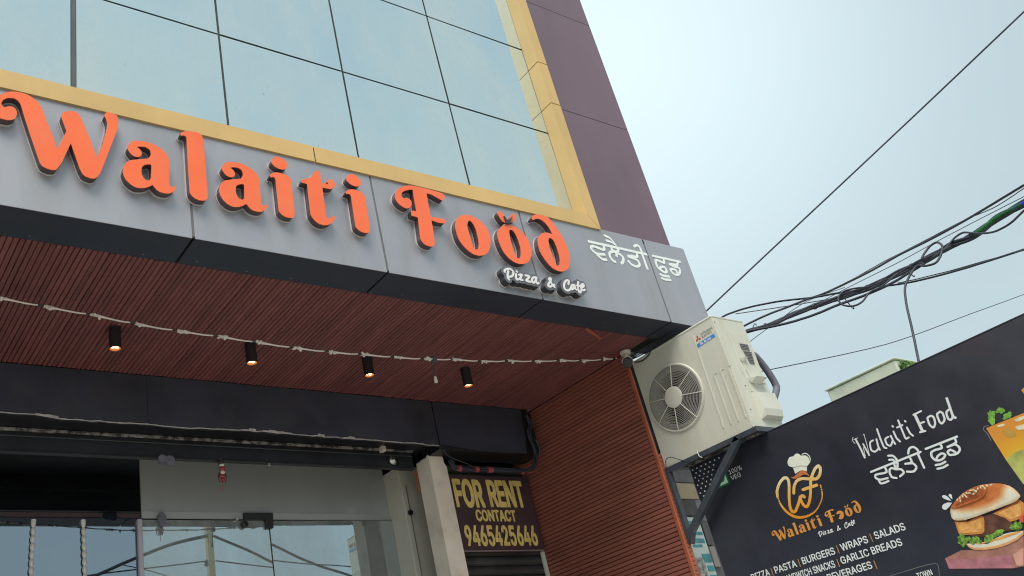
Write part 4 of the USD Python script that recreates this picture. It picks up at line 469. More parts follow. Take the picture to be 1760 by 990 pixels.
# ------------------------------------------------------------------ lintel beam with torn lower edge
lb = thing('lintel_beam', 'black painted beam under the soffit with a torn pale lower edge', 'beam', (2.5, 5.453, 4.0))
edge = [(-4.4, 3.889), (1.11, 3.887), (1.314, 3.886), (1.455, 3.869), (1.974, 3.868), (2.212, 3.860), (2.6, 3.866), (2.911, 3.868), (3.2, 3.862), (3.563, 3.857), (4.083, 3.850), (4.385, 3.842)]
rx = [edge[0]]
for (x0, z0), (x1, z1) in zip(edge, edge[1:]):
    m_ = max(2, int((x1 - x0) / .05))
    for q in range(1, m_ + 1):
        t = q / m_; rx.append((x0 + (x1 - x0) * t, z0 + (z1 - z0) * t + (rnd.uniform(-.004, .004) if q < m_ else 0)))
for x0, x1 in ((-4.4, -2.4), (-2.4, -.3), (-.3, 2.033), (2.033, 4.388)):
    lo = [p for p in rx if x0 < p[0] < x1]; zz = np.interp([x0 + .001, x1 - .001], [p[0] for p in rx], [p[1] for p in rx])
    put('beam_panel', FAC(5.475)(ext(Polygon([(x0 + .001, zz[0])] + lo + [(x1 - .001, zz[1]), (x1 - .001, 4.222), (x0 + .001, 4.222)]), .022)), 'black_paint', lb)
put('beam_panel', FAC(5.475)(ext(Polygon([(4.397, 3.86), (4.8, 3.826), (5.29, 3.823), (5.30, 3.9), (5.33, 4.0), (5.32, 4.1), (5.34, 4.222), (4.397, 4.222)]), .024)), 'black_paint', lb)
put('beam_body', box(-4.4, 5.46, 5.478, 5.76, 3.90, 4.222), 'black_steel', lb)
put('beam_body', box(-4.4, 5.46, 5.762, 6.35, 3.99, 4.222), 'black_steel', lb)
put('beam_body', box(4.40, 5.46, 5.478, 5.70, 3.825, 3.899), 'black_steel', lb)
tear = []
for (x0, z0), (x1, z1) in zip(rx, rx[1:]):
    if x0 > .4:
        h0 = .004 + .003 * rnd.random()
        for cx, w in ((1.36, .09), (2.93, .12), (2.75, .06), (3.3, .05), (3.55, .06)): h0 += .016 * max(0, 1 - abs(x0 - cx) / w)
        tear.append(FAC(5.4525)(ext(Polygon([(x0, z0 - .001), (x1, z1 - .001), (x1, z1 + h0), (x0, z0 + h0)]), .002)))
put('torn_edge', cat(tear), 'torn_edge', lb, label='pale torn paint along the lower edge')

# ------------------------------------------------------------------ steel shutter housing below the beam
sh = thing('shutter_housing', 'black steel roller housing under the beam with a chipped pale lip', 'shutter housing', (2.5, 5.7, 3.8))
put('housing_face', bbox(-4.4, 4.30, 5.71, 5.745, 3.738, 3.880, .004), 'black_steel', sh)
put('chipped_lip', bbox(-4.4, 4.30, 5.690, 5.709, 3.878, 3.898, .003), 'chipped_steel', sh)
put('lower_lip', bbox(-4.4, 4.30, 5.698, 5.709, 3.736, 3.75, .003), 'black_steel', sh)
put('housing_seam', bbox(-4.4, 4.30, 5.704, 5.709, 3.845, 3.852, .001), 'cable_grey', sh)
for x in (2.05, 3.39): put('slot', box(x - .06, x + .06, 5.707, 5.709, 3.792, 3.800), 'black_gap', sh)
put('guide_bolt', lathe([(0, 0), (.032, .004), (.036, .02), (.026, .034), (0, .04)], (4.095, 5.709, 3.80), (0, -1, 0), 16), 'steel_bright', sh)
put('guide_bolt', disc((4.155, 5.709, 3.79), (0, -1, 0), .016, .02, 12), 'black_steel', sh)
put('clamp', bbox(3.98, 4.02, 5.65, 5.70, 3.86, 3.905, .004), 'plastic_white', sh)
put('cable_clamp', cat([disc((2.20, 5.69, 3.72), (0, -1, 0), .03, .03, 14), disc((2.255, 5.69, 3.715), (0, -1, 0), .035, .02, 14)]), 'hose_grey', sh)
put('small_hook', bbox(3.0, 3.02, 5.695, 5.70, 3.715, 3.737, .002), 'steel_bright', sh)

# ------------------------------------------------------------------ glazed shop front
GYp = 6.288
gl = thing('shop_front_glazing', 'glass shop front with a dusty door and transom beside a darker clear pane', 'glazing', (2.5, GYp, 0))
put('clear_pane', box(-4.2, 2.255, GYp, GYp + .01, .16, 3.985), 'door_glass_clear', gl, label='dark clear pane left of the door')
put('transom_pane', box(2.262, 4.39, GYp, GYp + .01, 3.508, 3.985), 'transom_glass', gl, label='dusty transom pane')
put('door_pane', box(2.262, 3.262, GYp + .001, GYp + .011, .18, 3.501), 'door_glass_dusty', gl, label='dusty glass door leaf')
sp_ = box(3.270, 4.40, GYp, GYp + .01, .16, 3.501); v = sp_.vertices.copy(); v[:, 1] -= (v[:, 0] - 3.270) * .020
put('side_pane', trimesh.Trimesh(v, sp_.faces, process=False), 'door_glass_dusty', gl, label='dusty pane right of the door')
put('transom_seal', box(2.262, 4.39, GYp - .003, GYp - .001, 3.5, 3.508), 'black_gap', gl)
put('pane_edge', box(3.2625, 3.2685, GYp - .004, GYp + .008, .16, 3.50), 'shutter_steel', gl)
put('pane_edge', box(2.256, 2.261, GYp - .004, GYp + .008, 3.5, 3.985), 'black_gap', gl)
put('door_stile', bbox(2.222, 2.256, GYp - .035, GYp - .002, .16, 3.497, .004), 'stile_lilac', gl, label='lilac aluminium stile at the door edge')
put('patch_fitting', FAC(GYp - .004)(ext(poly([(3.05, 3.552), (3.295, 3.555), (3.288, 3.438), (3.228, 3.438), (3.228, 3.497), (3.05, 3.50)]), .022)), 'lamp_black', gl, label='black angled patch fitting at the door head')
put('patch_lock', lathe([(.018, 0), (.026, 0), (.026, .03), (.018, .03), (.018, 0)], (3.05, GYp - .004, 3.465), (0, -1, 0), 18), 'lamp_black', gl)
put('patch_pin', disc((2.995, GYp - .004, 3.51), (0, -1, 0), .014, .02, 12), 'steel_bright', gl)
put('oval_stop', FAC(GYp - .004)(ext(affinity.scale(Point(2.405, 3.497).buffer(.03, quad_segs=8), 1, 1.75), .03)), 'hose_grey', gl, label='dark oval stop at the door head')
put('film_band', box(2.264, 4.388, GYp - .0022, GYp - .0010, 3.512, 3.560), 'film_pale', gl)
put('lower_blind', box(2.27, 4.385, GYp + .05, GYp + .06, 3.54, 3.98), 'frame_grey', gl, label='grey blind behind the transom')
BY = 6.270
def twisted(x0, x1):
    """slender bar of carved beads"""
    prof = []; z = 1.0
    pts = []; rs = []
    zt = 3.490
    for k in range(0, 540):
        z = zt - k * .0035
        ph = ((zt - z) % .052) / .052
        r = .0085 + .0075 * math.sin(math.pi * ph) ** .8
        if zt - z < .03: r = .0165
        t = (zt - z) / .38
        pts.append((x0 + (x1 - x0) * t, BY, z)); rs.append(r)
    return tube(pts, np.array(rs), 10)
for i, (x0, x1) in enumerate(((1.515, 1.503), (1.844, 1.852))):
    t = thing('twisted_bar', ('left' if i == 0 else 'right') + ' of the two white beaded bars before the dark pane', 'bar', (x0, BY, 1.6), group='white beaded bars')
    put('bar', twisted(x0, x1), 'handle_white', t, smooth=40); put('foot', bbox(x0 - .03, x0 + .03, 6.24, 6.285, .16, 1.6, .004), 'black_steel', t)

# ------------------------------------------------------------------ door frame, plaster pillar
df = thing('door_frame', 'grey olive frame post between the glazing and the cream pillar', 'frame', (4.45, 6.1, 0))
put('post', bbox(4.392, 4.60, 6.06, 6.30, .13, 3.90, .004), 'frame_grey', df)
put('groove_strip', bbox(4.435, 4.445, 6.054, 6.061, .13, 3.735, .001), 'frame_shadow', df)
put('latch', disc((4.43, 6.055, 3.50), (0, -1, 0), .022, .02, 12), 'black_gap', df)
fo = [box(4.382 + rnd.uniform(-.006, .006), 4.392 + rnd.uniform(0, .006), 5.80, 5.83, z, z + .028) for z in np.arange(3.60, 3.76, .02)]
put('foam_filler', cat(fo), 'foam_orange', df)
pi = thing('plaster_pillar', 'cream plastered pillar with a ragged top left of the FOR RENT board', 'pillar', (4.46, 5.7, 0))
top = [(4.392, 3.822), (4.41, 3.838), (4.47, 3.84), (4.52, 3.836), (4.535, 3.815), (4.538, 3.77), (4.556, 3.742)]
pp = Polygon([(4.392, .125), (4.556, .125)] + top[::-1])
pm_ = FAC(5.80)(ext(pp, .176))
put('pillar_shaft', pm_, 'plaster_cream', pi)
rb = []
for i in range(16):
    x = rnd.uniform(4.395, 4.53); rb.append(trimesh.creation.icosphere(1, rnd.uniform(.008, .016))); rb[-1].apply_translation((x, rnd.uniform(5.64, 5.72), 3.826 + rnd.uniform(0, .012)))
put('ragged_top', cat(rb), 'plaster_cream', pi)

# ------------------------------------------------------------------ roller shutter and FOR RENT board
rs = thing('roller_shutter', 'dark ribbed roller shutter below the FOR RENT board', 'shutter', (5.0, 5.75, 0))
for k in range(48):
    z1 = 3.82 - k * .0765
    if z1 < .2: break
    P = [(0, 0), (.018, .008), (.022, .035), (.010, .060), (0, .068), (-.006, .068), (-.006, 0)]
    m = trimesh.creation.extrude_polygon(Polygon(P), .90, engine='earcut'); v = m.vertices
    V = np.stack([4.56 + v[:, 2], 5.765 - v[:, 0], z1 - .07 + v[:, 1]], 1); m = trimesh.Trimesh(V, m.faces, process=False)
    if m.volume < 0: m.invert()
    put('shutter_slat', m, 'shutter_steel', rs)
put('shutter_back', box(4.56, 5.468, 5.772, 5.80, .13, 3.82), 'black_gap', rs)
put('guide_rail', bbox(5.435, 5.468, 5.715, 5.74, .13, 3.08, .003), 'frame_grey', rs)
fr = thing('for_rent_board', 'maroon board with yellow FOR RENT CONTACT 9465425646 hung on the shutter', 'sign', (5.0, 5.68, 3.4))
put('board', bbox(4.566, 5.437, 5.681, 5.690, 3.083, 3.700, .002), 'sign_maroon', fr)
put('board_border', cat([box(4.558, 4.568, 5.679, 5.692, 3.075, 3.708), box(4.566, 5.437, 5.679, 5.692, 3.075, 3.083)]), 'sign_border', fr)
FB = FAC(5.6806)
put('line_for', FB(text('FOR', 4.623, 4.918, 3.440, .213, True, heavy=.0055)), 'sign_yellow', fr)
put('line_rent', FB(text('RENT', 4.972, 5.357, 3.446, .209, True, heavy=.0055)), 'sign_yellow', fr)
put('line_contact', FB(text('CONTACT', 4.795, 5.215, 3.322, .085, True, heavy=.0025)), 'sign_yellow', fr)
put('line_number', FB(text('9465425646', 4.645, 5.392, 3.125, .152, True, heavy=.003)), 'sign_yellow', fr)
put('rivet', disc((5.405, 5.681, 3.44), (0, -1, 0), .007, .003, 10), 'steel_bright', fr)
put('dark_tape', box(5.385, 5.437, 5.676, 5.680, 3.64, 3.698), 'plastic_dark', fr)

# ------------------------------------------------------------------ bundle of cables along the beam end
cbn = thing('wiring_bundle', 'loose black wiring hanging from the beam end above the FOR RENT board', 'cables', (5.2, 5.43, 3.8))
base = [(5.367, 5.434, 4.15), (5.40, 5.434, 4.074), (5.345, 5.434, 4.005), (5.36, 5.434, 3.919), (5.362, 5.434, 3.805), (5.345, 5.434, 3.736), (5.265, 5.45, 3.675), (5.115, 5.46, 3.668), (4.804, 5.47, 3.668), (4.56, 5.48, 3.675), (4.50, 5.50, 3.74)]
for k in range(7):
    pts = [(x + rnd.uniform(-.02, .02), y + rnd.uniform(-.02, .012), z + rnd.uniform(-.016, .016)) for x, y, z in base]
    put('wire', tube(spline(pts, 6), rnd.uniform(.005, .009), 6), 'cable_black', cbn, smooth=True)
put('grey_wire', tube(spline([(5.372, 5.40, 3.93), (5.385, 5.39, 3.85), (5.36, 5.40, 3.78)], 6), .007, 6), 'cable_grey', cbn, smooth=True)
put('thin_white_wire', tube(spline([(4.41, 5.44, 3.80), (4.46, 5.44, 3.75), (4.62, 5.44, 3.70), (4.74, 5.46, 3.665)], 6), .003, 5), 'cable_grey', cbn, smooth=True)
for x, w in ((4.55, .012), (4.72, .016), (4.858, .024), (5.20, .014)):
    put('red_tape', rod((x - w, 5.465, 3.670), (x + w, 5.465, 3.668), .023, 12), 'tape_red', cbn)
put('pink_wire', tube(spline([(5.19, 5.44, 3.67), (5.24, 5.44, 3.655), (5.31, 5.43, 3.655), (5.36, 5.42, 3.64)], 5), .003, 5), 'tape_red', cbn)

# ------------------------------------------------------------------ downlights
LX = [1.628, 2.524, 3.424, 4.298]
def downlight(x):
    t = thing('downlight', '', 'ceiling light', (x, 4.86, 4.225), group='black cylinder downlights on the slatted soffit')
    put('housing', lathe([(0, 0), (.036, 0), (.037, -.003), (.037, -.142), (.0335, -.142), (.0335, -.110), (0, -.110)], (x, 4.86, 4.225), n=28), 'lamp_black', t, smooth=35)
    put('reflector', lathe([(.0332, -.139), (.020, -.112), (0, -.1115)], (x, 4.86, 4.225), n=28), 'lamp_brass', t)
    for k in range(3):
        a = k * 2.094 + .5; m = trimesh.creation.icosphere(2, .0105); m.apply_translation((x + .014 * math.cos(a), 4.86 + .014 * math.sin(a), 4.225 - .126)); put('bulb', m, 'lamp_glow', t, smooth=True)
    return t
for x, lab in zip(LX, ('black cylinder downlight nearest the left picture edge, above the dark pane', 'second black cylinder downlight from the left on the soffit', 'third black cylinder downlight from the left, beside the dangling plug', 'rightmost black cylinder downlight, above the FOR RENT board')):
    tag(downlight(x), lab)

# ------------------------------------------------------------------ LED string
st = thing('led_string', 'white string of small LED modules slung across under the soffit', 'string light', (3, 4.45, 4.05))
mods = [(-.35, 4.55, 4.21), (-.03, 4.545, 4.19), (.28, 4.54, 4.165), (.60, 4.53, 4.15)] + [tuple(m) for m in D3['mods']]
for i, m in enumerate(mods[:-1]):
    a, c = np.array(m), np.array(mods[i + 1]); d = (c - a); Ln = np.linalg.norm(d); d /= Ln
    s = np.array([0, -.0, -.004])
    cs = spline([a + d * .01, a + d * Ln * .5 + s, c - d * .052], 4)
    put('cord', tube(cs, np.interp(np.linspace(0, 1, len(cs)), [0, .25, 1], [.0095, .0055, .0045]), 6), 'plastic_white', st, smooth=True)
    put('connector', rod(c - d * .056, c - d * .026, .0058, 8), 'plastic_dark', st)
    put('cord', tube([c - d * .028, c - d * .01], .0055, 6), 'plastic_white', st)
    bits = []
    for q in range(6):
        nub = trimesh.creation.icosphere(1, rnd.uniform(.006, .0105)); nub.apply_translation(a + d * rnd.uniform(-.03, .03) + [0, rnd.uniform(-.008, .008), rnd.uniform(-.012, .008)]); bits.append(nub)
    mm = trimesh.creation.box((.05, .012, .011)); mm.apply_transform(trimesh.geometry.align_vectors([1, 0, 0], d)); mm.apply_translation(a)
    put('led_module', cat([mm] + bits), 'plastic_white', st)
for i in (4, 6, 7, 11):
    a = np.array(mods[i]); put('hanging_tag', bbox(a[0] + .09, a[0] + .102, a[1] - .004, a[1] + .004, a[2] - .028, a[2] - .002, .001), 'cable_grey', st)
pg = thing('dangling_plug', 'short dangling lead with a small connector below the LED string', 'lead', (3.64, 4.40, 4.03))
put('lead', tube(spline([(3.645, 4.402, 4.03), (3.638, 4.402, 3.98), (3.63, 4.402, 3.92), (3.622, 4.402, 3.878)], 5), .0035, 6), 'cable_grey', pg)
put('socket', bbox(3.628, 3.664, 4.392, 4.412, 3.99, 4.032, .004), 'cable_grey', pg); put('plug', lathe([(0, 0), (.006, 0), (.011, -.02), (.013, -.045), (0, -.048)], (3.622, 4.402, 3.885), n=12), 'plastic_white', pg)
ch = thing('hanging_charm', 'small red and pale charm hanging from the shutter housing', 'charm', (2.625, 5.69, 3.74))
put('thread', tube([(2.632, 5.685, 3.75), (2.626, 5.685, 3.52)], .002, 5), 'tape_red', ch)
for k, (z, r, mt) in enumerate(((3.715, .022, 'charm_dark'), (3.70, .018, 'plastic_white'), (3.672, .024, 'charm_red'), (3.645, .021, 'plastic_white'), (3.62, .022, 'charm_red'), (3.592, .017, 'charm_red'))):
    m = trimesh.creation.icosphere(2, r); m.apply_scale((1, .8, .8)); m.apply_translation((2.628 + rnd.uniform(-.01, .01), 5.682, z)); put('bead', m, mt, ch, smooth=True)
for k in range(5): put('chilli', tube(spline([(2.628, 5.68, 3.66), (2.60 + k * .014, 5.675, 3.62), (2.606 + k * .01, 5.675, 3.57)], 4), np.linspace(.007, .002, 9), 6), 'charm_red' if k % 2 else 'charm_dark', ch)
cc = thing('security_camera', 'small white security camera at the soffit corner by the air conditioner', 'camera', (5.43, 4.30, 4.21))
put('base_disc', lathe([(0, 0), (.040, 0), (.043, -.012), (.036, -.030), (.014, -.034), (.014, -.06), (0, -.06)], (5.44, 4.29, 4.221), n=20), 'plastic_white', cc, smooth=35)
ax = np.array([-.62, -.35, -.55]); ax /= np.linalg.norm(ax)
put('white_hood', lathe([(0, 0), (.012, 0), (.02, .02), (.044, .075), (.040, .075), (0, .06)], np.array([5.443, 4.285, 4.158]), ax, 20), 'plastic_white', cc, smooth=35)
put('lens_barrel', lathe([(0, 0), (.036, 0), (.038, .05), (.03, .055), (0, .055)], np.array([5.443, 4.285, 4.158]) + ax * .062, ax, 20), 'plastic_dark', cc, smooth=35)
put('joint_knob', bbox(5.455, 5.49, 4.275, 4.30, 4.145, 4.185, .005), 'plastic_white', cc)
cw = thing('corner_wiring', 'thin pink and black wires between the security camera and the air conditioner', 'wires', (5.6, 4.3, 4.2))
put('pink_wire', tube(spline([(5.47, 4.29, 4.158), (5.52, 4.26, 4.178), (5.575, 4.22, 4.205)], 6), .004, 6), 'tape_red', cw)
for k in range(4): put('black_wire', tube(spline([(5.46, 4.30 - .01 * k, 4.15 + .008 * k), (5.50, 4.22 - .02 * k, 4.155 + .012 * k), (5.53, 4.08, 4.165 + .012 * k), (5.56, 3.95 - .02 * k, 4.18 + .008 * k)], 6), .005, 6), 'cable_black', cw)
put('black_wire', tube(spline([(5.50, 4.30, 4.14), (5.50, 4.22, 4.11), (5.50, 4.14, 4.12), (5.502, 4.08, 4.165)], 6), .005, 6), 'cable_black', cw)

# ------------------------------------------------------------------ air conditioner outdoor unit
ac = thing('air_conditioner', 'cream outdoor air conditioner unit with round fan grille on a steel bracket', 'air conditioner', (5.68, 3.93, 3.285))
X0, X1, Y0, Y1, Z0, Z1 = 5.51, 5.862, 3.528, 4.315, 3.287, 4.142
fcY, fcZ, fR = 4.034, 3.727, .247
def rr(x0, x1, y0, y1, r): return sbox(x0 + r, y0 + r, x1 - r, y1 - r).buffer(r, quad_segs=4)
facep = rr(-Y1, -Y0, Z0, Z1, .012).difference(Point(-fcY, fcZ).buffer(fR - .012, quad_segs=24))
put('front_panel', SIDE(X0 + .022)(ext(facep, .022)), 'ac_beige', ac)
put('cabinet', bbox(X0 + .17, X1 - .001, Y0 + .010, Y1, Z0 + .001, Z1 - .016, .004), 'ac_dark', ac)
put('bottom_plate', bbox(X0 + .0225, X0 + .169, Y0 + .010, Y1, Z0 + .001, Z0 + .012, .002), 'ac_beige', ac)
put('end_plate', bbox(X0 + .0225, X0 + .169, Y1 - .006, Y1, Z0 + .013, Z1 - .016, .002), 'ac_beige', ac)
put('fan_duct', lathe([(fR - .048, -.014), (fR - .048, -.16), (fR - .044, -.16), (fR - .044, -.014), (fR - .048, -.014)], (X0, fcY, fcZ), (-1, 0, 0), 48), 'ac_guard', ac)
put('top_cover', bbox(X0 - .004, X1 + .004, Y0 - .004, Y1 + .004, Z1 - .015, Z1 + .004, .006), 'ac_beige', ac)
put('fan_well', lathe([(fR - .013, 0), (fR - .05, -.016), (fR - .05, -.012), (fR - .013, .008)], (X0 + .004, fcY, fcZ), (-1, 0, 0), 48), 'ac_guard', ac)
fan = []
for k in range(3):
    a = k * 2.094 + .3; pts = []
    for s in np.linspace(0, 1, 6):
        for q in (-1, 0, 1):
            rr_ = .07 + s * .14; an = a + q * (.32 + .22 * s) ; pts.append((X0 + .085 - .02 * q * (1 + s), fcY + rr_ * math.cos(an), fcZ + rr_ * math.sin(an)))
    F = []
    for i in range(5):
        for j in range(2):
            q = i * 3 + j; F += [(q, q + 1, q + 3), (q + 1, q + 4, q + 3)]
    m = trimesh.Trimesh(pts, F, process=False); m2 = m.copy(); m2.invert(); m2.apply_translation((.002, 0, 0)); put('fan_blade', cat([m, m2]), 'ac_fan', ac)
def ring(r, w, x=X0 - .008, n=56): return lathe([(r - w, -w), (r + w, -w), (r + w, w), (r - w, w), (r - w, -w)], (x, fcY, fcZ), (-1, 0, 0), n)
put('guard_rings', cat([ring(r, .0019, X0 - .010 - .014 * (1 - ((r - .08) / .17) ** 2)) for r in np.arange(.092, .236, .0118)]), 'ac_rings', ac, label='close concentric wires of the fan guard')
put('guard_rim', lathe([(.236, -.004), (.250, -.004), (.254, .004), (.248, .014), (.238, .014), (.234, .006), (.236, -.004)], (X0 + .001, fcY, fcZ), (-1, 0, 0), 64), 'ac_guard', ac, smooth=40)
for k in range(8):
    a = math.radians(14 + 45 * k); c, s = math.cos(a), math.sin(a)
    P = [(X0 - .027 + .014 * t * t, fcY + (.07 + .172 * t) * c, fcZ + (.07 + .172 * t) * s) for t in np.linspace(0, 1, 6)]
    put('guard_spoke', tube(P, .0034, 6), 'ac_guard', ac)
put('guard_hub', lathe([(0, .014), (.06, .013), (.078, .008), (.081, 0), (.078, -.004), (0, -.004)][::-1], (X0 - .022, fcY, fcZ), (-1, 0, 0), 36), 'ac_guard', ac, smooth=30)
for (p, q) in (((-3.722, 4.066), (-3.739, 3.37)), ((-3.668, 3.744), (-3.673, 3.373)), ((-3.607, 3.748), (-3.610, 3.371)), ((-3.542, 3.742), (-3.548, 3.37))):
    put('panel_ridge', SIDE(X0)(ext(LineString([p, q]).buffer(.0045, quad_segs=4), .004)), 'ac_beige', ac)
for yy in (-3.668, -3.607, -3.542): put('panel_ridge', SIDE(X0)(ext(LineString([(yy - .0, 3.745), (yy + .028, 3.745)]).buffer(.003), .003)), 'ac_beige', ac)
FS = SIDE(X0 - .0006)
lg = []
for k in range(3):
    a = math.radians(90 + 120 * k); dmd = Polygon([(0, 0), (-.0085, .0135), (0, .027), (.0085, .0135)]); lg.append(affinity.translate(affinity.rotate(dmd, math.degrees(a) - 90, origin=(0, 0)), -3.689, 4.038))
put('maker_emblem', FS(ext(unary_union(lg), .001)), 'mark_red', ac, label='red three diamond emblem')
put('maker_lettering', FS(cat([text('MITSUBISHI', -3.655, -3.549, 4.047, .016, False), text('ELECTRIC', -3.655, -3.566, 4.0255, .015, False)])), 'mark_grey', ac)
put('blue_label', FS(ext(Polygon([(-3.717, 3.977), (-3.551, 3.984), (-3.553, 4.010), (-3.716, 4.003)]), .001)), 'mark_blue', ac)
put('label_lettering', SIDE(X0 - .0018)(text('BL BLUB', -3.684, -3.588, 3.984, .0155, True)), 'acrylic_white', ac)
# valve side (faces the street)
FSd = FAC(Y0)
put('side_panel', FAC(Y0 + .006)(ext(rr(X0 + .004, X1 - .001, Z0, Z1 - .016, .01), .008)), 'ac_beige', ac)
stp = poly([(5.609, 4.022), (5.832, 4.032), (5.845, 3.66), (5.85, 3.56), (5.64, 3.558), (5.618, 3.80)])
put('terminal_cover', FSd(ext(stp, .006, .001)), 'ac_beige', ac)
put('terminal_step', FSd(ext(poly([(5.655, 4.015), (5.826, 4.022), (5.832, 3.95), (5.836, 3.64), (5.70, 3.61), (5.665, 3.72)]), .008, .0062)), 'ac_beige', ac)
for i in range(4):
    z = 3.932 - i * .0125; put('vent_louvre', FAC(Y0 - .0145)(ext(sbox(5.70, z - .007, 5.79, z), .006)), 'ac_fan', ac)
for i in range(8):
    z = 3.874 - i * .0125; put('vent_louvre', FAC(Y0 - .0145)(ext(sbox(5.712 + .003 * i, z - .007, 5.80 - .002 * i, z), .006)), 'ac_fan', ac)
def wedge(x0, x1, zt, zb, y, d):
    V = [(x0, y, zt), (x1, y, zt), (x0 + .01, y, zb), (x1 - .03, y, zb), (x0 + .02, y - d, zt - .004), (x1 - .01, y - d, zt - .004)]
    return trimesh.Trimesh(V, []).convex_hull
put('hand_hold', wedge(5.652, 5.80, 3.655, 3.622, Y0 - .0145, .055), 'ac_beige', ac, label='projecting grip above the valve cover')
put('clip', wedge(5.645, 5.705, 3.815, 3.785, Y0 - .0145, .03), 'ac_beige', ac)
vc = trimesh.Trimesh([(x, y, z) for x, y, z in ((5.640, Y0, 3.553), (5.866, Y0, 3.560), (5.640, Y0, 3.350), (5.866, Y0, 3.352), (5.648, Y0 - .034, 3.545), (5.858, Y0 - .034, 3.552), (5.652, Y0 - .048, 3.42), (5.852, Y0 - .048, 3.42), (5.660, Y0 - .040, 3.372), (5.846, Y0 - .040, 3.372))], []).convex_hull
put('valve_cover', vc, 'ac_beige', ac)
for x, z in ((5.525, 4.09), (5.60, 3.60), (5.63, 3.70), (5.56, 3.42)): put('screw', disc((x, Y0 - .002, z), (0, -1, 0), .005, .003, 8), 'ac_fan', ac)
hs = thing('insulated_hose', 'thick grey insulated hose looping behind the air conditioner', 'hose', (5.95, 3.56, 3.7))
put('hose', tube(spline([(5.86, 3.56, 3.80), (5.89, 3.56, 3.885), (5.926, 3.56, 3.862), (5.964, 3.56, 3.812), (5.997, 3.56, 3.750), (6.022, 3.56, 3.671), (6.012, 3.56, 3.624), (5.945, 3.565, 3.545), (5.90, 3.58, 3.45), (5.90, 3.60, 3.30)], 6), .0245, 12), 'hose_grey', hs, smooth=50)

# ------------------------------------------------------------------ bracket
br = thing('ac_bracket', 'dark steel bracket frame with diagonal brace under the air conditioner', 'bracket', (5.7, 3.9, 3.26))
def bar(a, c, w=.036, h=.036, t=None):
    a, c = np.array(a, float), np.array(c, float); d = c - a; Ln = np.linalg.norm(d); d /= Ln
    u = np.cross(d, [1, 0, 0]) if abs(d[0]) < .9 else np.cross(d, [0, 0, 1]); u /= np.linalg.norm(u); w_ = np.cross(d, u); V = []
    for s in (0, Ln):
        for p, q in ((-1, -1), (1, -1), (1, 1), (-1, 1)): V.append(a + d * s + u * p * h / 2 + w_ * q * w / 2)
    return trimesh.Trimesh(V, []).convex_hull
put('side_beam', bbox(5.497, 5.535, 3.492, 4.322, 3.247, 3.284, .002), 'bracket_steel', br)
put('side_beam', bbox(5.90, 5.938, 3.492, 4.322, 3.247, 3.284, .002), 'bracket_steel', br)
put('front_beam', bbox(5.537, 6.05, 3.492, 3.530, 3.247, 3.284, .002), 'bracket_steel', br)
put('cross_rail', bbox(5.537, 5.899, 4.20, 4.245, 3.253, 3.282, .002), 'bracket_steel', br)
put('cross_rail', bbox(5.537, 5.899, 3.66, 3.70, 3.253, 3.282, .002), 'bracket_steel', br)
put('cross_rail', bbox(5.60, 5.64, 3.531, 4.199, 3.256, 3.27, .002), 'chipped_steel', br)
put('cross_rail', bbox(5.74, 5.78, 3.531, 4.199, 3.256, 3.27, .002), 'bracket_steel', br)
put('wall_post', bbox(5.496, 5.536, 4.288, 4.321, 2.742, 3.245, .002), 'bracket_steel', br)
put('brace', bar((5.516, 4.297, 2.79), (5.516, 3.66, 3.262), .038, .045), 'bracket_steel', br)
put('brace_foot', bar((5.516, 4.318, 2.735), (5.516, 4.27, 2.82), .042, .05), 'bracket_steel', br)
put('tie_wire', tube(spline([(5.497, 4.30, 3.27), (5.48, 4.27, 3.33), (5.48, 4.22, 3.335), (5.492, 4.17, 3.30), (5.495, 4.12, 3.268)], 5), .003, 5), 'cable_black', br)
put('tie_wire', tube(spline([(5.49, 3.995, 3.30), (5.488, 3.99, 3.26), (5.495, 3.975, 3.24)], 5), .003, 5), 'plastic_white', br)

# ------------------------------------------------------------------ banner
BX = 5.605
bn = thing('menu_banner', 'large black menu banner with burger, drink and white lettering below the air conditioner', 'banner', (BX, 2.6, 2.5))
put('sheet', bbox(BX, BX + .02, 1.0, 4.190, 1.85, 3.243, .003), 'banner_black', bn)
put('hem_bar', bbox(BX - .002, BX + .022, 1.0, 4.190, 3.2435, 3.250, .001), 'banner_black', bn)
def bp(lay): return SIDE(BX - .0004 - .0009 * lay)
def neg(l): return [(-y, z) for y, z in l]
B = D2
def PRINT(name, geom, mt, lay=1, parent=bn, label=None): return put(name, bp(lay)(ext(geom, .0006)), mt, parent, label=label)
logo = PRINT('logo_ring', unary_union([Point(p).buffer(.0045 + .0045 * math.sin(math.pi * min(1, (i + 1) / 34.)), quad_segs=3) for i, p in enumerate(spline(neg(B['ring'][0]), 3)[:])]).buffer(.0005).simplify(.0004), 'print_gold', 1, label='gold circle logo with letters WF and a chef hat')
PRINT('logo_letters', strokes([neg(l) for l in B['wf']], .0195).simplify(.0004), 'print_gold', 2, logo)
PRINT('chef_hat', unary_union([poly(neg(l)) for l in B['hat']]), 'print_cream', 2, logo)
PRINT('hat_line', strokes([neg(B['hatarc'][0])], .006), 'print_white', 3, logo)
PRINT('hat_fold', strokes([neg([(y, z) for y, z in B['hat'][1][:4]])], .0025), 'print_grey', 3, logo)
PRINT('scarf', poly(neg(B['scarf'][0])), 'print_red', 3, logo)
PRINT('scarf_fold', strokes([neg(B['scarfline'][0])], .003), 'print_tan', 4, logo)
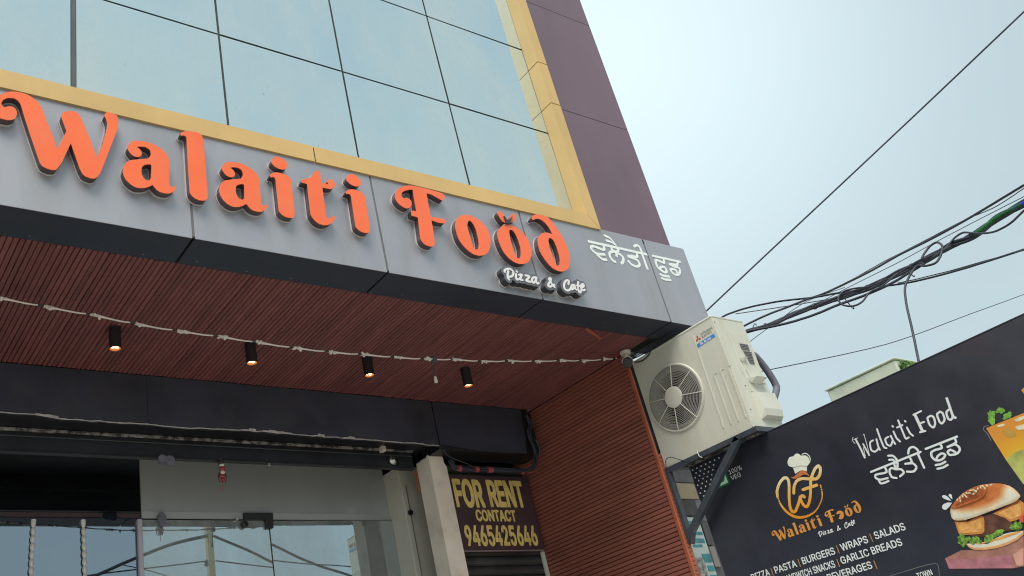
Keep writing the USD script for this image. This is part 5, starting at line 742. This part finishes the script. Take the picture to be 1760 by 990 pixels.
# small copy of the shop name, sheared onto the banner
bx0, bx1, bz0, bz1 = .78, 3.77, 4.44, 4.86
def mini(parts, dy=0.0):
    pgs = unary_union([poly(p[0], p[1:]) for p in parts]); s = (3.735 - 3.152) / (4.115 - .665)
    return affinity.affine_transform(pgs, [s, 0, 0, s * .98, -3.735 - .665 * s, 2.567 - 4.44 * s * .98])
PAC = [[L['o'][0][0]]]
for k, p, l in LET: put('small_letter', bp(1)(ext(mini(p) if k != 'o' else mini(PAC).difference(affinity.translate(Polygon([(-.03, -.010), (.004, .002), (.004, .006), (-.03, .012)]), mini(PAC).centroid.x, mini(PAC).centroid.y)).difference(affinity.translate(Polygon([(-.03, -.02), (-.008, -.010), (-.006, -.004), (-.03, -.004)]), mini(PAC).centroid.x, mini(PAC).centroid.y)), .0006)), 'print_orange', bn)
s2 = .257 / .711
for k in ('pizza', 'amp', 'cafe'):
    g = affinity.affine_transform(strokes(L[k], .013), [s2, 0, 0, s2, -3.4178 - 3.8242 * s2, 2.510 - 4.2865 * s2]); put('small_script', bp(1)(ext(g.simplify(.0004), .0006)), 'print_white', bn)
HW = [neg(l) for l in B['hw']]
hand = [neg(l) for l in B['hand']]
wid = {0: .013, 1: .010, 2: .004, 3: .004, 15: .014, 19: .009, 20: .009, 21: .009, 22: .011}
put('hand_lettering', bp(1)(ext(unary_union([LineString(l).buffer(wid.get(i, .0082) / 2 + .0014, cap_style='flat' if i in (0, 15, 22) else 'round') for i, l in enumerate(hand) if i > 3] + [strokes(HW[:1], .0115, 'flat'), strokes(HW[1:2], .0095, 'flat'), strokes(HW[2:], .0035)]).simplify(.0004), .0006)), 'print_white', bn, label='white thin hand lettering Walaiti Food')
put('gurmukhi_print', bp(1)(ext(strokes([neg(l) for l in B['bgur']], .0125).simplify(.0004), .0006)), 'print_white', bn)
def T(s, ya, yb, z, h, mt='print_white', bold=True): put('menu_line', bp(1)(text(s, -ya, -yb, z, h, bold, .0006)), mt, bn, label='printed words ' + s)
T('PIZZA', 3.992, 3.848, 2.388, .0405); T('PASTA', 3.806, 3.638, 2.3875, .0405); T('BURGERS', 3.594, 3.356, 2.388, .0405); T('WRAPS', 3.311, 3.127, 2.392, .0405); T('SALADS', 3.079, 2.883, 2.3955, .0405)
T('SANDWICH SNACKS', 3.772, 3.388, 2.316, .0405); T('GARLIC BREADS', 3.343, 2.938, 2.3205, .0405); T('BEVERAGES', 3.468, 3.165, 2.249, .0405)
for y, z in ((3.828, 2.403), (3.617, 2.404), (3.333, 2.4085), (3.102, 2.4125), (3.364, 2.334), (3.1425, 2.262)): put('divider', bp(1)(ext(sbox(-y - .0022, z - .025, -y + .0022, z + .024), .0006)), 'print_tan', bn)
T('100%', 3.884, 3.778, 3.087, .030, bold=False); T('VEG', 3.884, 3.802, 3.046, .030, bold=False)
vg = [(-4.006, 3.116), (-3.914, 3.116), (-3.911, 3.036), (-4.004, 3.036)]
mk = put('veg_mark', bp(1)(ext(Polygon(vg), .0006)), 'print_palegreen', bn, label='green veg mark')
put('veg_frame', bp(2)(ext(Polygon(vg).exterior.buffer(.006), .0006)), 'print_green', mk); put('veg_dot', bp(2)(ext(Point(-3.955, 3.080).buffer(.021), .0006)), 'print_green', mk)
dots = []
for i in range(9):
    for k in range(9):
        y, z = 4.165 - i * .0405 - (k % 2) * .02, 3.222 - k * .0285
        if y > 4.19 - .01 or 3.222 - z > 1.02 * (y - 3.93) + .01: continue
        dots.append(Point(-y, z).buffer(.0062, quad_segs=3))
put('dot_pattern', bp(1)(ext(unary_union(dots), .0006)), 'print_white', bn, kind='stuff')
put('town_box', bp(1)(ext(strokes([neg(l) for l in B['town']] + [[(-2.99, 2.10), (-2.815, 2.10)]], .0035), .0006)), 'print_grey', bn); T('TOWN', 2.935, 2.845, 2.125, .03)
T('FREE DELIVERY IN', 3.3, 2.95, 2.12, .03) if False else None
for l in B['splash']: PRINT('splash_mark', poly(neg(l)), 'print_white', 1)
bu = PRINT('burger_bun', poly(neg(B['bunshape'][0])), 'print_bun', 5, label='printed burger with sesame bun')
bsh = poly(neg(B['bunshape'][0])); bwh = poly(neg(B['bunwhite'][0]))
for q, (bf, c_) in enumerate(((.026, (.58, .21, .065)), (.020, (.60, .27, .10)), (.014, (.63, .34, .16)), (.008, (.65, .42, .23)), (.002, (.67, .50, .32)), (-.005, (.68, .58, .42)), (-.012, (.68, .64, .52)))):
    pm('print_bun_%s' % 'abcdefg'[q], c_, .45, .12, 16.); PRINT('bun_pale', bwh.buffer(bf).intersection(bsh), 'print_bun_%s' % 'abcdefg'[q], 6 + q, bu)
pm('print_bundusk', (.42, .11, .03), .45, .3, 22.); PRINT('bun_dusk', poly(neg(B['bundark'][0])).buffer(.008).intersection(bsh), 'print_bundusk', 12, bu); PRINT('bun_dark', poly(neg(B['bundark'][0])).buffer(-.005), 'print_bundark', 13, bu)
PRINT('sesame', unary_union([affinity.rotate(affinity.scale(Point(-y, z).buffer(.0058, quad_segs=3), 1.3, .7), 35 + 17 * i) for i, (y, z) in enumerate(B['seeds'])]), 'print_ice', 14, bu)
for l in B['fries']: PRINT('filling', poly(neg(l)), 'print_fries', 3, bu)
PRINT('patty', poly(neg(B['patty'][0])), 'print_patty', 2, bu)
for l in B['fries']:
    g = poly(neg(l)); c0 = g.centroid
    PRINT('filling_light', g.buffer(-.010).intersection(affinity.translate(g, -.012, .010)), 'print_cheese', 4, bu)
PRINT('bun_shadow', affinity.translate(bsh, .004, -.012).difference(bsh.buffer(.0005)).intersection(unary_union([poly(neg(l)) for l in B['fries'] + B['patty']])), 'print_bundark', 5, bu)
lbp = poly(neg(B['bunbot'][0])); PRINT('lower_bun_tan', lbp.difference(affinity.translate(lbp, .002, .012)), 'print_bunmid', 4, bu)
PRINT('sauce', affinity.translate(affinity.scale(lbp, .8, .25), .02, .012).intersection(lbp.buffer(.01)), 'print_cheese', 4, bu); PRINT('tomato', poly(neg(B['tomato'][0])), 'mark_red', 4, bu); PRINT('lower_bun', poly(neg(B['bunbot'][0])), 'print_bunwhite', 3, bu)
def frill(g):
    p = g.simplify(.001).segmentize(.006); return Polygon([(x + rnd.uniform(-.005, .005), z + rnd.uniform(-.005, .005)) for x, z in p.exterior.coords[:-1]]).buffer(0)
for l in B['lettuce']: PRINT('lettuce', frill(poly(neg(l))), 'print_lettuce', 5, bu)
wb = PRINT('wooden_board', poly(neg(B['board'][0])), 'print_board', 1, label='printed wooden board'); PRINT('board_front', poly(neg(B['boardfront'][0])), 'print_boardfront', 2, wb); PRINT('board_end', poly(neg(B['boardend'][0])), 'print_boardend', 3, wb)
PRINT('board_end', poly([(-2.262, 2.30), (-1.9, 2.38), (-1.9, 2.22), (-2.262, 2.24)]), 'print_boardend', 1, wb)
dk = PRINT('drink', poly(neg(B['drink'][0])), 'print_drink', 1, label='printed orange drink with mint'); PRINT('drink_rest', poly([(-1.99, 2.88), (-1.6, 3.03), (-1.72, 2.35), (-1.86, 2.35), (-1.9, 2.42)]), 'print_drink', 0, dk)
PRINT('drink_pale', poly(neg(B['drinklow'][0])), 'print_drinklow', 2, dk); PRINT('glass_line', strokes([neg(B['drinkrim'][0])], .004), 'print_grey', 1, dk)
for i, l in enumerate(B['ice']): PRINT('ice', poly(neg(l)), 'print_olive' if i == 3 else 'print_ice', 2, dk)
for l in B['mint']: PRINT('mint_leaf', frill(poly(neg(l))), 'print_mint', 2, dk)
for y in (4.0, 3.0, 2.0, 1.2): put('rear_frame', bbox(BX + .023, BX + .053, y - .015, y + .015, 0.13, 3.242, .003), 'bracket_steel', bn)

# ------------------------------------------------------------------ overhead cables
def cable(key, name, label, r, mt='cable_black', grp=None):
    t = thing(name, label, 'cable', D3['cables'][key][len(D3['cables'][key]) // 2], group=grp)
    put('strand', tube(spline(D3['cables'][key], 3), r, 7), mt, t, smooth=True); return t
cable('single', 'overhead_wire', 'single thin black wire rising alone from the fascia corner to the upper right', .0065)
cable('c1', 'overhead_cable', 'upper thick black cable of the group, running above the bundle', .0090)
cable('c1b', 'thin_wire', 'thin wire touching the upper thick cable', .0035)
cable('c2', 'thin_wire', 'thin grey wire between the upper cable and the thick bundle', .003, 'cable_grey')
cable('c3', 'overhead_cable', 'black cable leaving the top corner of the air conditioner in a flat arc', .0085)
cable('c3b', 'thin_wire', 'thin grey wire just below the flat arc beside the air conditioner', .004, 'cable_grey')
mb = thing('cable_bundle', 'thick twisted bundle of black cables with a green wrapped stretch at the right', 'cables', (7.4, 3.1, 4.0))
M = np.array(D3['cables']['main']); Ms = spline(M, 4); k = np.arange(len(Ms))
for q in range(4):
    ph = q * 1.571; amp = np.interp(k, [0, len(k) * .45, len(k) * .8, len(k) - 1], [.018, .017, .011, .006])
    P = Ms + np.stack([np.zeros(len(k)), np.cos(k * .10 + ph) * amp, np.sin(k * .10 + ph) * amp], 1)
    put('strand', tube(P, .0125 if q < 2 else .0095, 7), 'cable_black', mb, smooth=True)
ng = int(len(Ms) * 3 / 13.0 * 1.0)
put('green_wrap', tube(Ms[2:ng + 1], .019, 10), 'cable_green', mb, smooth=50, label='green and blue wrapped stretch')
put('tie', rod(Ms[ng - 1], Ms[ng + 1], .020, 10), 'cable_black', mb)
for fr_ in (.42, .55, .70, .86): i = int(len(Ms) * fr_); put('tie', rod(Ms[i] - (Ms[i + 1] - Ms[i]) * .3, Ms[i + 1], .026, 10), 'cable_black', mb)
for fr_, dz in ((.62, -.10), (.44, -.05), (.9, .07)):
    i = int(len(Ms) * fr_); put('wire_end', tube(spline([Ms[i], Ms[i] + [.03, 0, dz * .5], Ms[i] + [.07, 0, dz], Ms[i] + [.09, 0, dz * .8]], 4), .004, 5), 'cable_black', mb)
cable('low', 'overhead_cable', 'lower branch cable splitting from the bundle towards the air conditioner', .0105)
cable('loopA', 'overhead_cable', 'cable curling off the green wrapped stretch at the right', .0075)
cable('loopB', 'overhead_cable', 'cable with a big loop that drops straight down behind the banner', .0085)
cable('loopC', 'overhead_cable', 'cable coiled in a drooping loop below the bundle', .0075)
cable('c6', 'overhead_cable', 'nearly level black cable leaving the bundle to the right', .0075)
cable('c6b', 'thin_wire', 'thin grey wire alongside the nearly level cable', .004, 'cable_grey')
cable('far', 'thin_wire', 'lone thin wire far behind, above the banner edge', .009)
cable('thin', 'thin_wire', 'thin wire slanting down behind the air conditioner top', .003, 'cable_grey')

# ------------------------------------------------------------------ neighbours
nb = thing('neighbour_shop', 'neighbouring shop front with beige panel and teal posters seen behind the bracket', 'shop', (6.4, 4.95, 0))
put('front_wall', box(5.54, 6.70, 4.962, 8.0, .12, 3.56), 'neigh_grey', nb)
put('top_beam', bbox(5.54, 6.66, 4.93, 4.961, 3.425, 3.555, .004), 'neigh_grey', nb)
put('beige_panel', bbox(6.10, 6.60, 4.935, 4.961, 3.283, 3.421, .004), 'neigh_beige', nb)
put('grey_panel', bbox(6.10, 6.54, 4.938, 4.961, 3.143, 3.279, .004), 'neigh_brown', nb)
put('grey_panel', bbox(6.543, 6.62, 4.942, 4.961, 3.10, 3.279, .004), 'hose_grey', nb)
put('brick_strip', bbox(6.54, 6.60, 4.945, 4.961, 2.90, 3.10, .004), 'neigh_grey', nb)
put('mauve_panel', bbox(6.53, 6.60, 4.940, 4.961, 2.722, 2.886, .004), 'neigh_mauve', nb)
po = put('poster', bbox(6.20, 6.527, 4.950, 4.961, 2.40, 3.135, .002), 'poster_white', nb, label='white and teal poster')
for x0, x1, z0, z1 in ((6.29, 6.42, 3.02, 3.10), (6.34, 6.515, 2.985, 3.01), (6.33, 6.51, 2.92, 2.955), (6.35, 6.46, 2.885, 2.905), (6.42, 6.52, 2.76, 2.83), (6.44, 6.52, 2.69, 2.735), (6.44, 6.52, 2.58, 2.66)):
    put('poster_block', rr_b(x0, x1, z0, z1) if False else bbox(x0, x1, 4.946, 4.9495, z0, z1, .001), 'poster_teal', po)
put('poster_photo', bbox(6.29, 6.42, 4.946, 4.9495, 2.50, 2.80, .001), 'poster_bw', po)
put('poster_ribbon', FAC(4.9455)(ext(Polygon([(6.35, 3.03), (6.372, 3.035), (6.40, 2.96), (6.372, 2.955)]), .001)), 'poster_pink', po)
put('poster_print', FAC(4.9455)(cat([text('service', 6.38, 6.50, 2.965, .016), text('open', 6.35, 6.42, 2.845, .016)])), 'poster_white', po) if False else None

rf = thing('rooftop_room', 'greenish concrete rooftop room peeking over the banner', 'building', (14.8, 6.75, 0))
put('room', bbox(13.68, 16.2, 6.176, 7.323, 4.6, 5.95, .02), 'concrete_green', rf)
put('roof_slab', bbox(13.66, 16.22, 6.156, 7.343, 5.951, 5.985, .01), 'concrete_green', rf)
put('lower_house', box(12.6, 18, 6.0, 12, 0.001, 4.2), 'wall_grey', rf)
put('parapet', box(13.4, 16.6, 6.05, 7.6, 4.2005, 4.599), 'wall_grey', rf)
rc = thing('roof_creeper', 'small green creeper on the end of the rooftop room', 'plant', (14.0, 6.1, 5.6))
lv, lf = [], []
for i in range(1500):
    c = np.array([13.72 + abs(rnd.gauss(.15, .3)), 6.150 - abs(rnd.gauss(0, .03)), 5.92 - abs(rnd.gauss(0, .2)) - .03]); a = np.array([rnd.gauss(0, 1) for _ in range(3)]); a /= np.linalg.norm(a); d_ = np.cross(a, [rnd.gauss(0, 1) for _ in range(3)]); d_ /= np.linalg.norm(d_); s = rnd.uniform(.02, .045); q = len(lv); lv += [c - a * s, c + d_ * s * .5, c + a * s, c - d_ * s * .5]; lf += [(q, q + 1, q + 2), (q, q + 2, q + 3)]
put('foliage', trimesh.Trimesh(lv, lf, process=False), 'moss', rc); put('stem', tube(spline([(13.75, 6.15, 4.7), (13.8, 6.14, 5.2), (13.9, 6.14, 5.6), (14.1, 6.14, 5.85)], 5), .012, 6), 'pole_concrete', rc)

# ------------------------------------------------------------------ across the street (seen mirrored in the glass)
PX, PY = 11.42, -13.42
up_ = thing('utility_pole', 'tall cream concrete utility pole across the street, mirrored in the door glass', 'pole', (PX, PY, 0))
sh_ = trimesh.Trimesh([(PX + sx * w, PY + sy * w, z) for z, w in ((0, .13), (10.6, .085)) for sx in (-1, 1) for sy in (-1, 1)], []).convex_hull
put('shaft', sh_, 'pole_concrete', up_); put('crossarm', bbox(PX - .7, PX + .7, PY + .105, PY + .2, 9.66, 9.76, .01), 'bracket_steel', up_)
put('insulator', lathe([(0, 0), (.05, 0), (.07, .05), (.04, .09), (.08, .13), (.04, .18), (.06, .24), (0, .25)], (PX - .35, PY + .15, 9.76), n=14), 'cable_grey', up_); put('insulator', lathe([(0, 0), (.05, 0), (.07, .05), (.04, .09), (.08, .13), (.04, .18), (0, .2)], (PX - .2, PY + .13, 8.35), n=14), 'cable_grey', up_)
def wire(name, pts, r, label): t = thing(name, label, 'cable', pts[0]); put('strand', tube(spline(pts, 8), r, 6), 'cable_black', t); return t
wire('street_cable', [(PX - .1, PY + .12, 9.25), (PX - 1.2, PY, 9.02), (PX - 2.5, PY, 8.55), (PX - 3.8, PY, 8.05), (PX - 5.5, PY, 7.6), (PX - 9, PY, 7.2), (PX - 20, PY, 9.2)], .05, 'sagging cable bundle left of the mirrored utility pole')
wire('street_cable', [(PX + .1, PY + .12, 9.25), (PX + 1.2, PY, 8.85), (PX + 2.2, PY, 8.38), (PX + 3.4, PY, 7.95), (PX + 6, PY, 7.3), (PX + 12, PY, 7.4), (PX + 20, PY, 9)], .04, 'sagging cable bundle right of the mirrored utility pole')
wire('street_wire', [(PX - .2, PY + .13, 8.5), (PX - 3, PY, 8.25), (PX - 8, PY, 7.95), (PX - 20, PY, 8.4)], .02, 'lower straight wire left of the mirrored utility pole')
wire('street_wire', [(PX + .1, PY + .13, 8.5), (PX + 3, PY, 8.2), (PX + 8, PY, 8.0), (PX + 20, PY, 8.4)], .02, 'lower straight wire right of the mirrored utility pole')
wire('street_wire', [(PX - 2.8, PY + .1, 8.45), (PX - 1.5, PY + .4, 8.0), (PX - .3, PY + .6, 7.3), (PX + 1, PY + .8, 6.4)], .014, 'slanting drop wire in front of the mirrored utility pole')
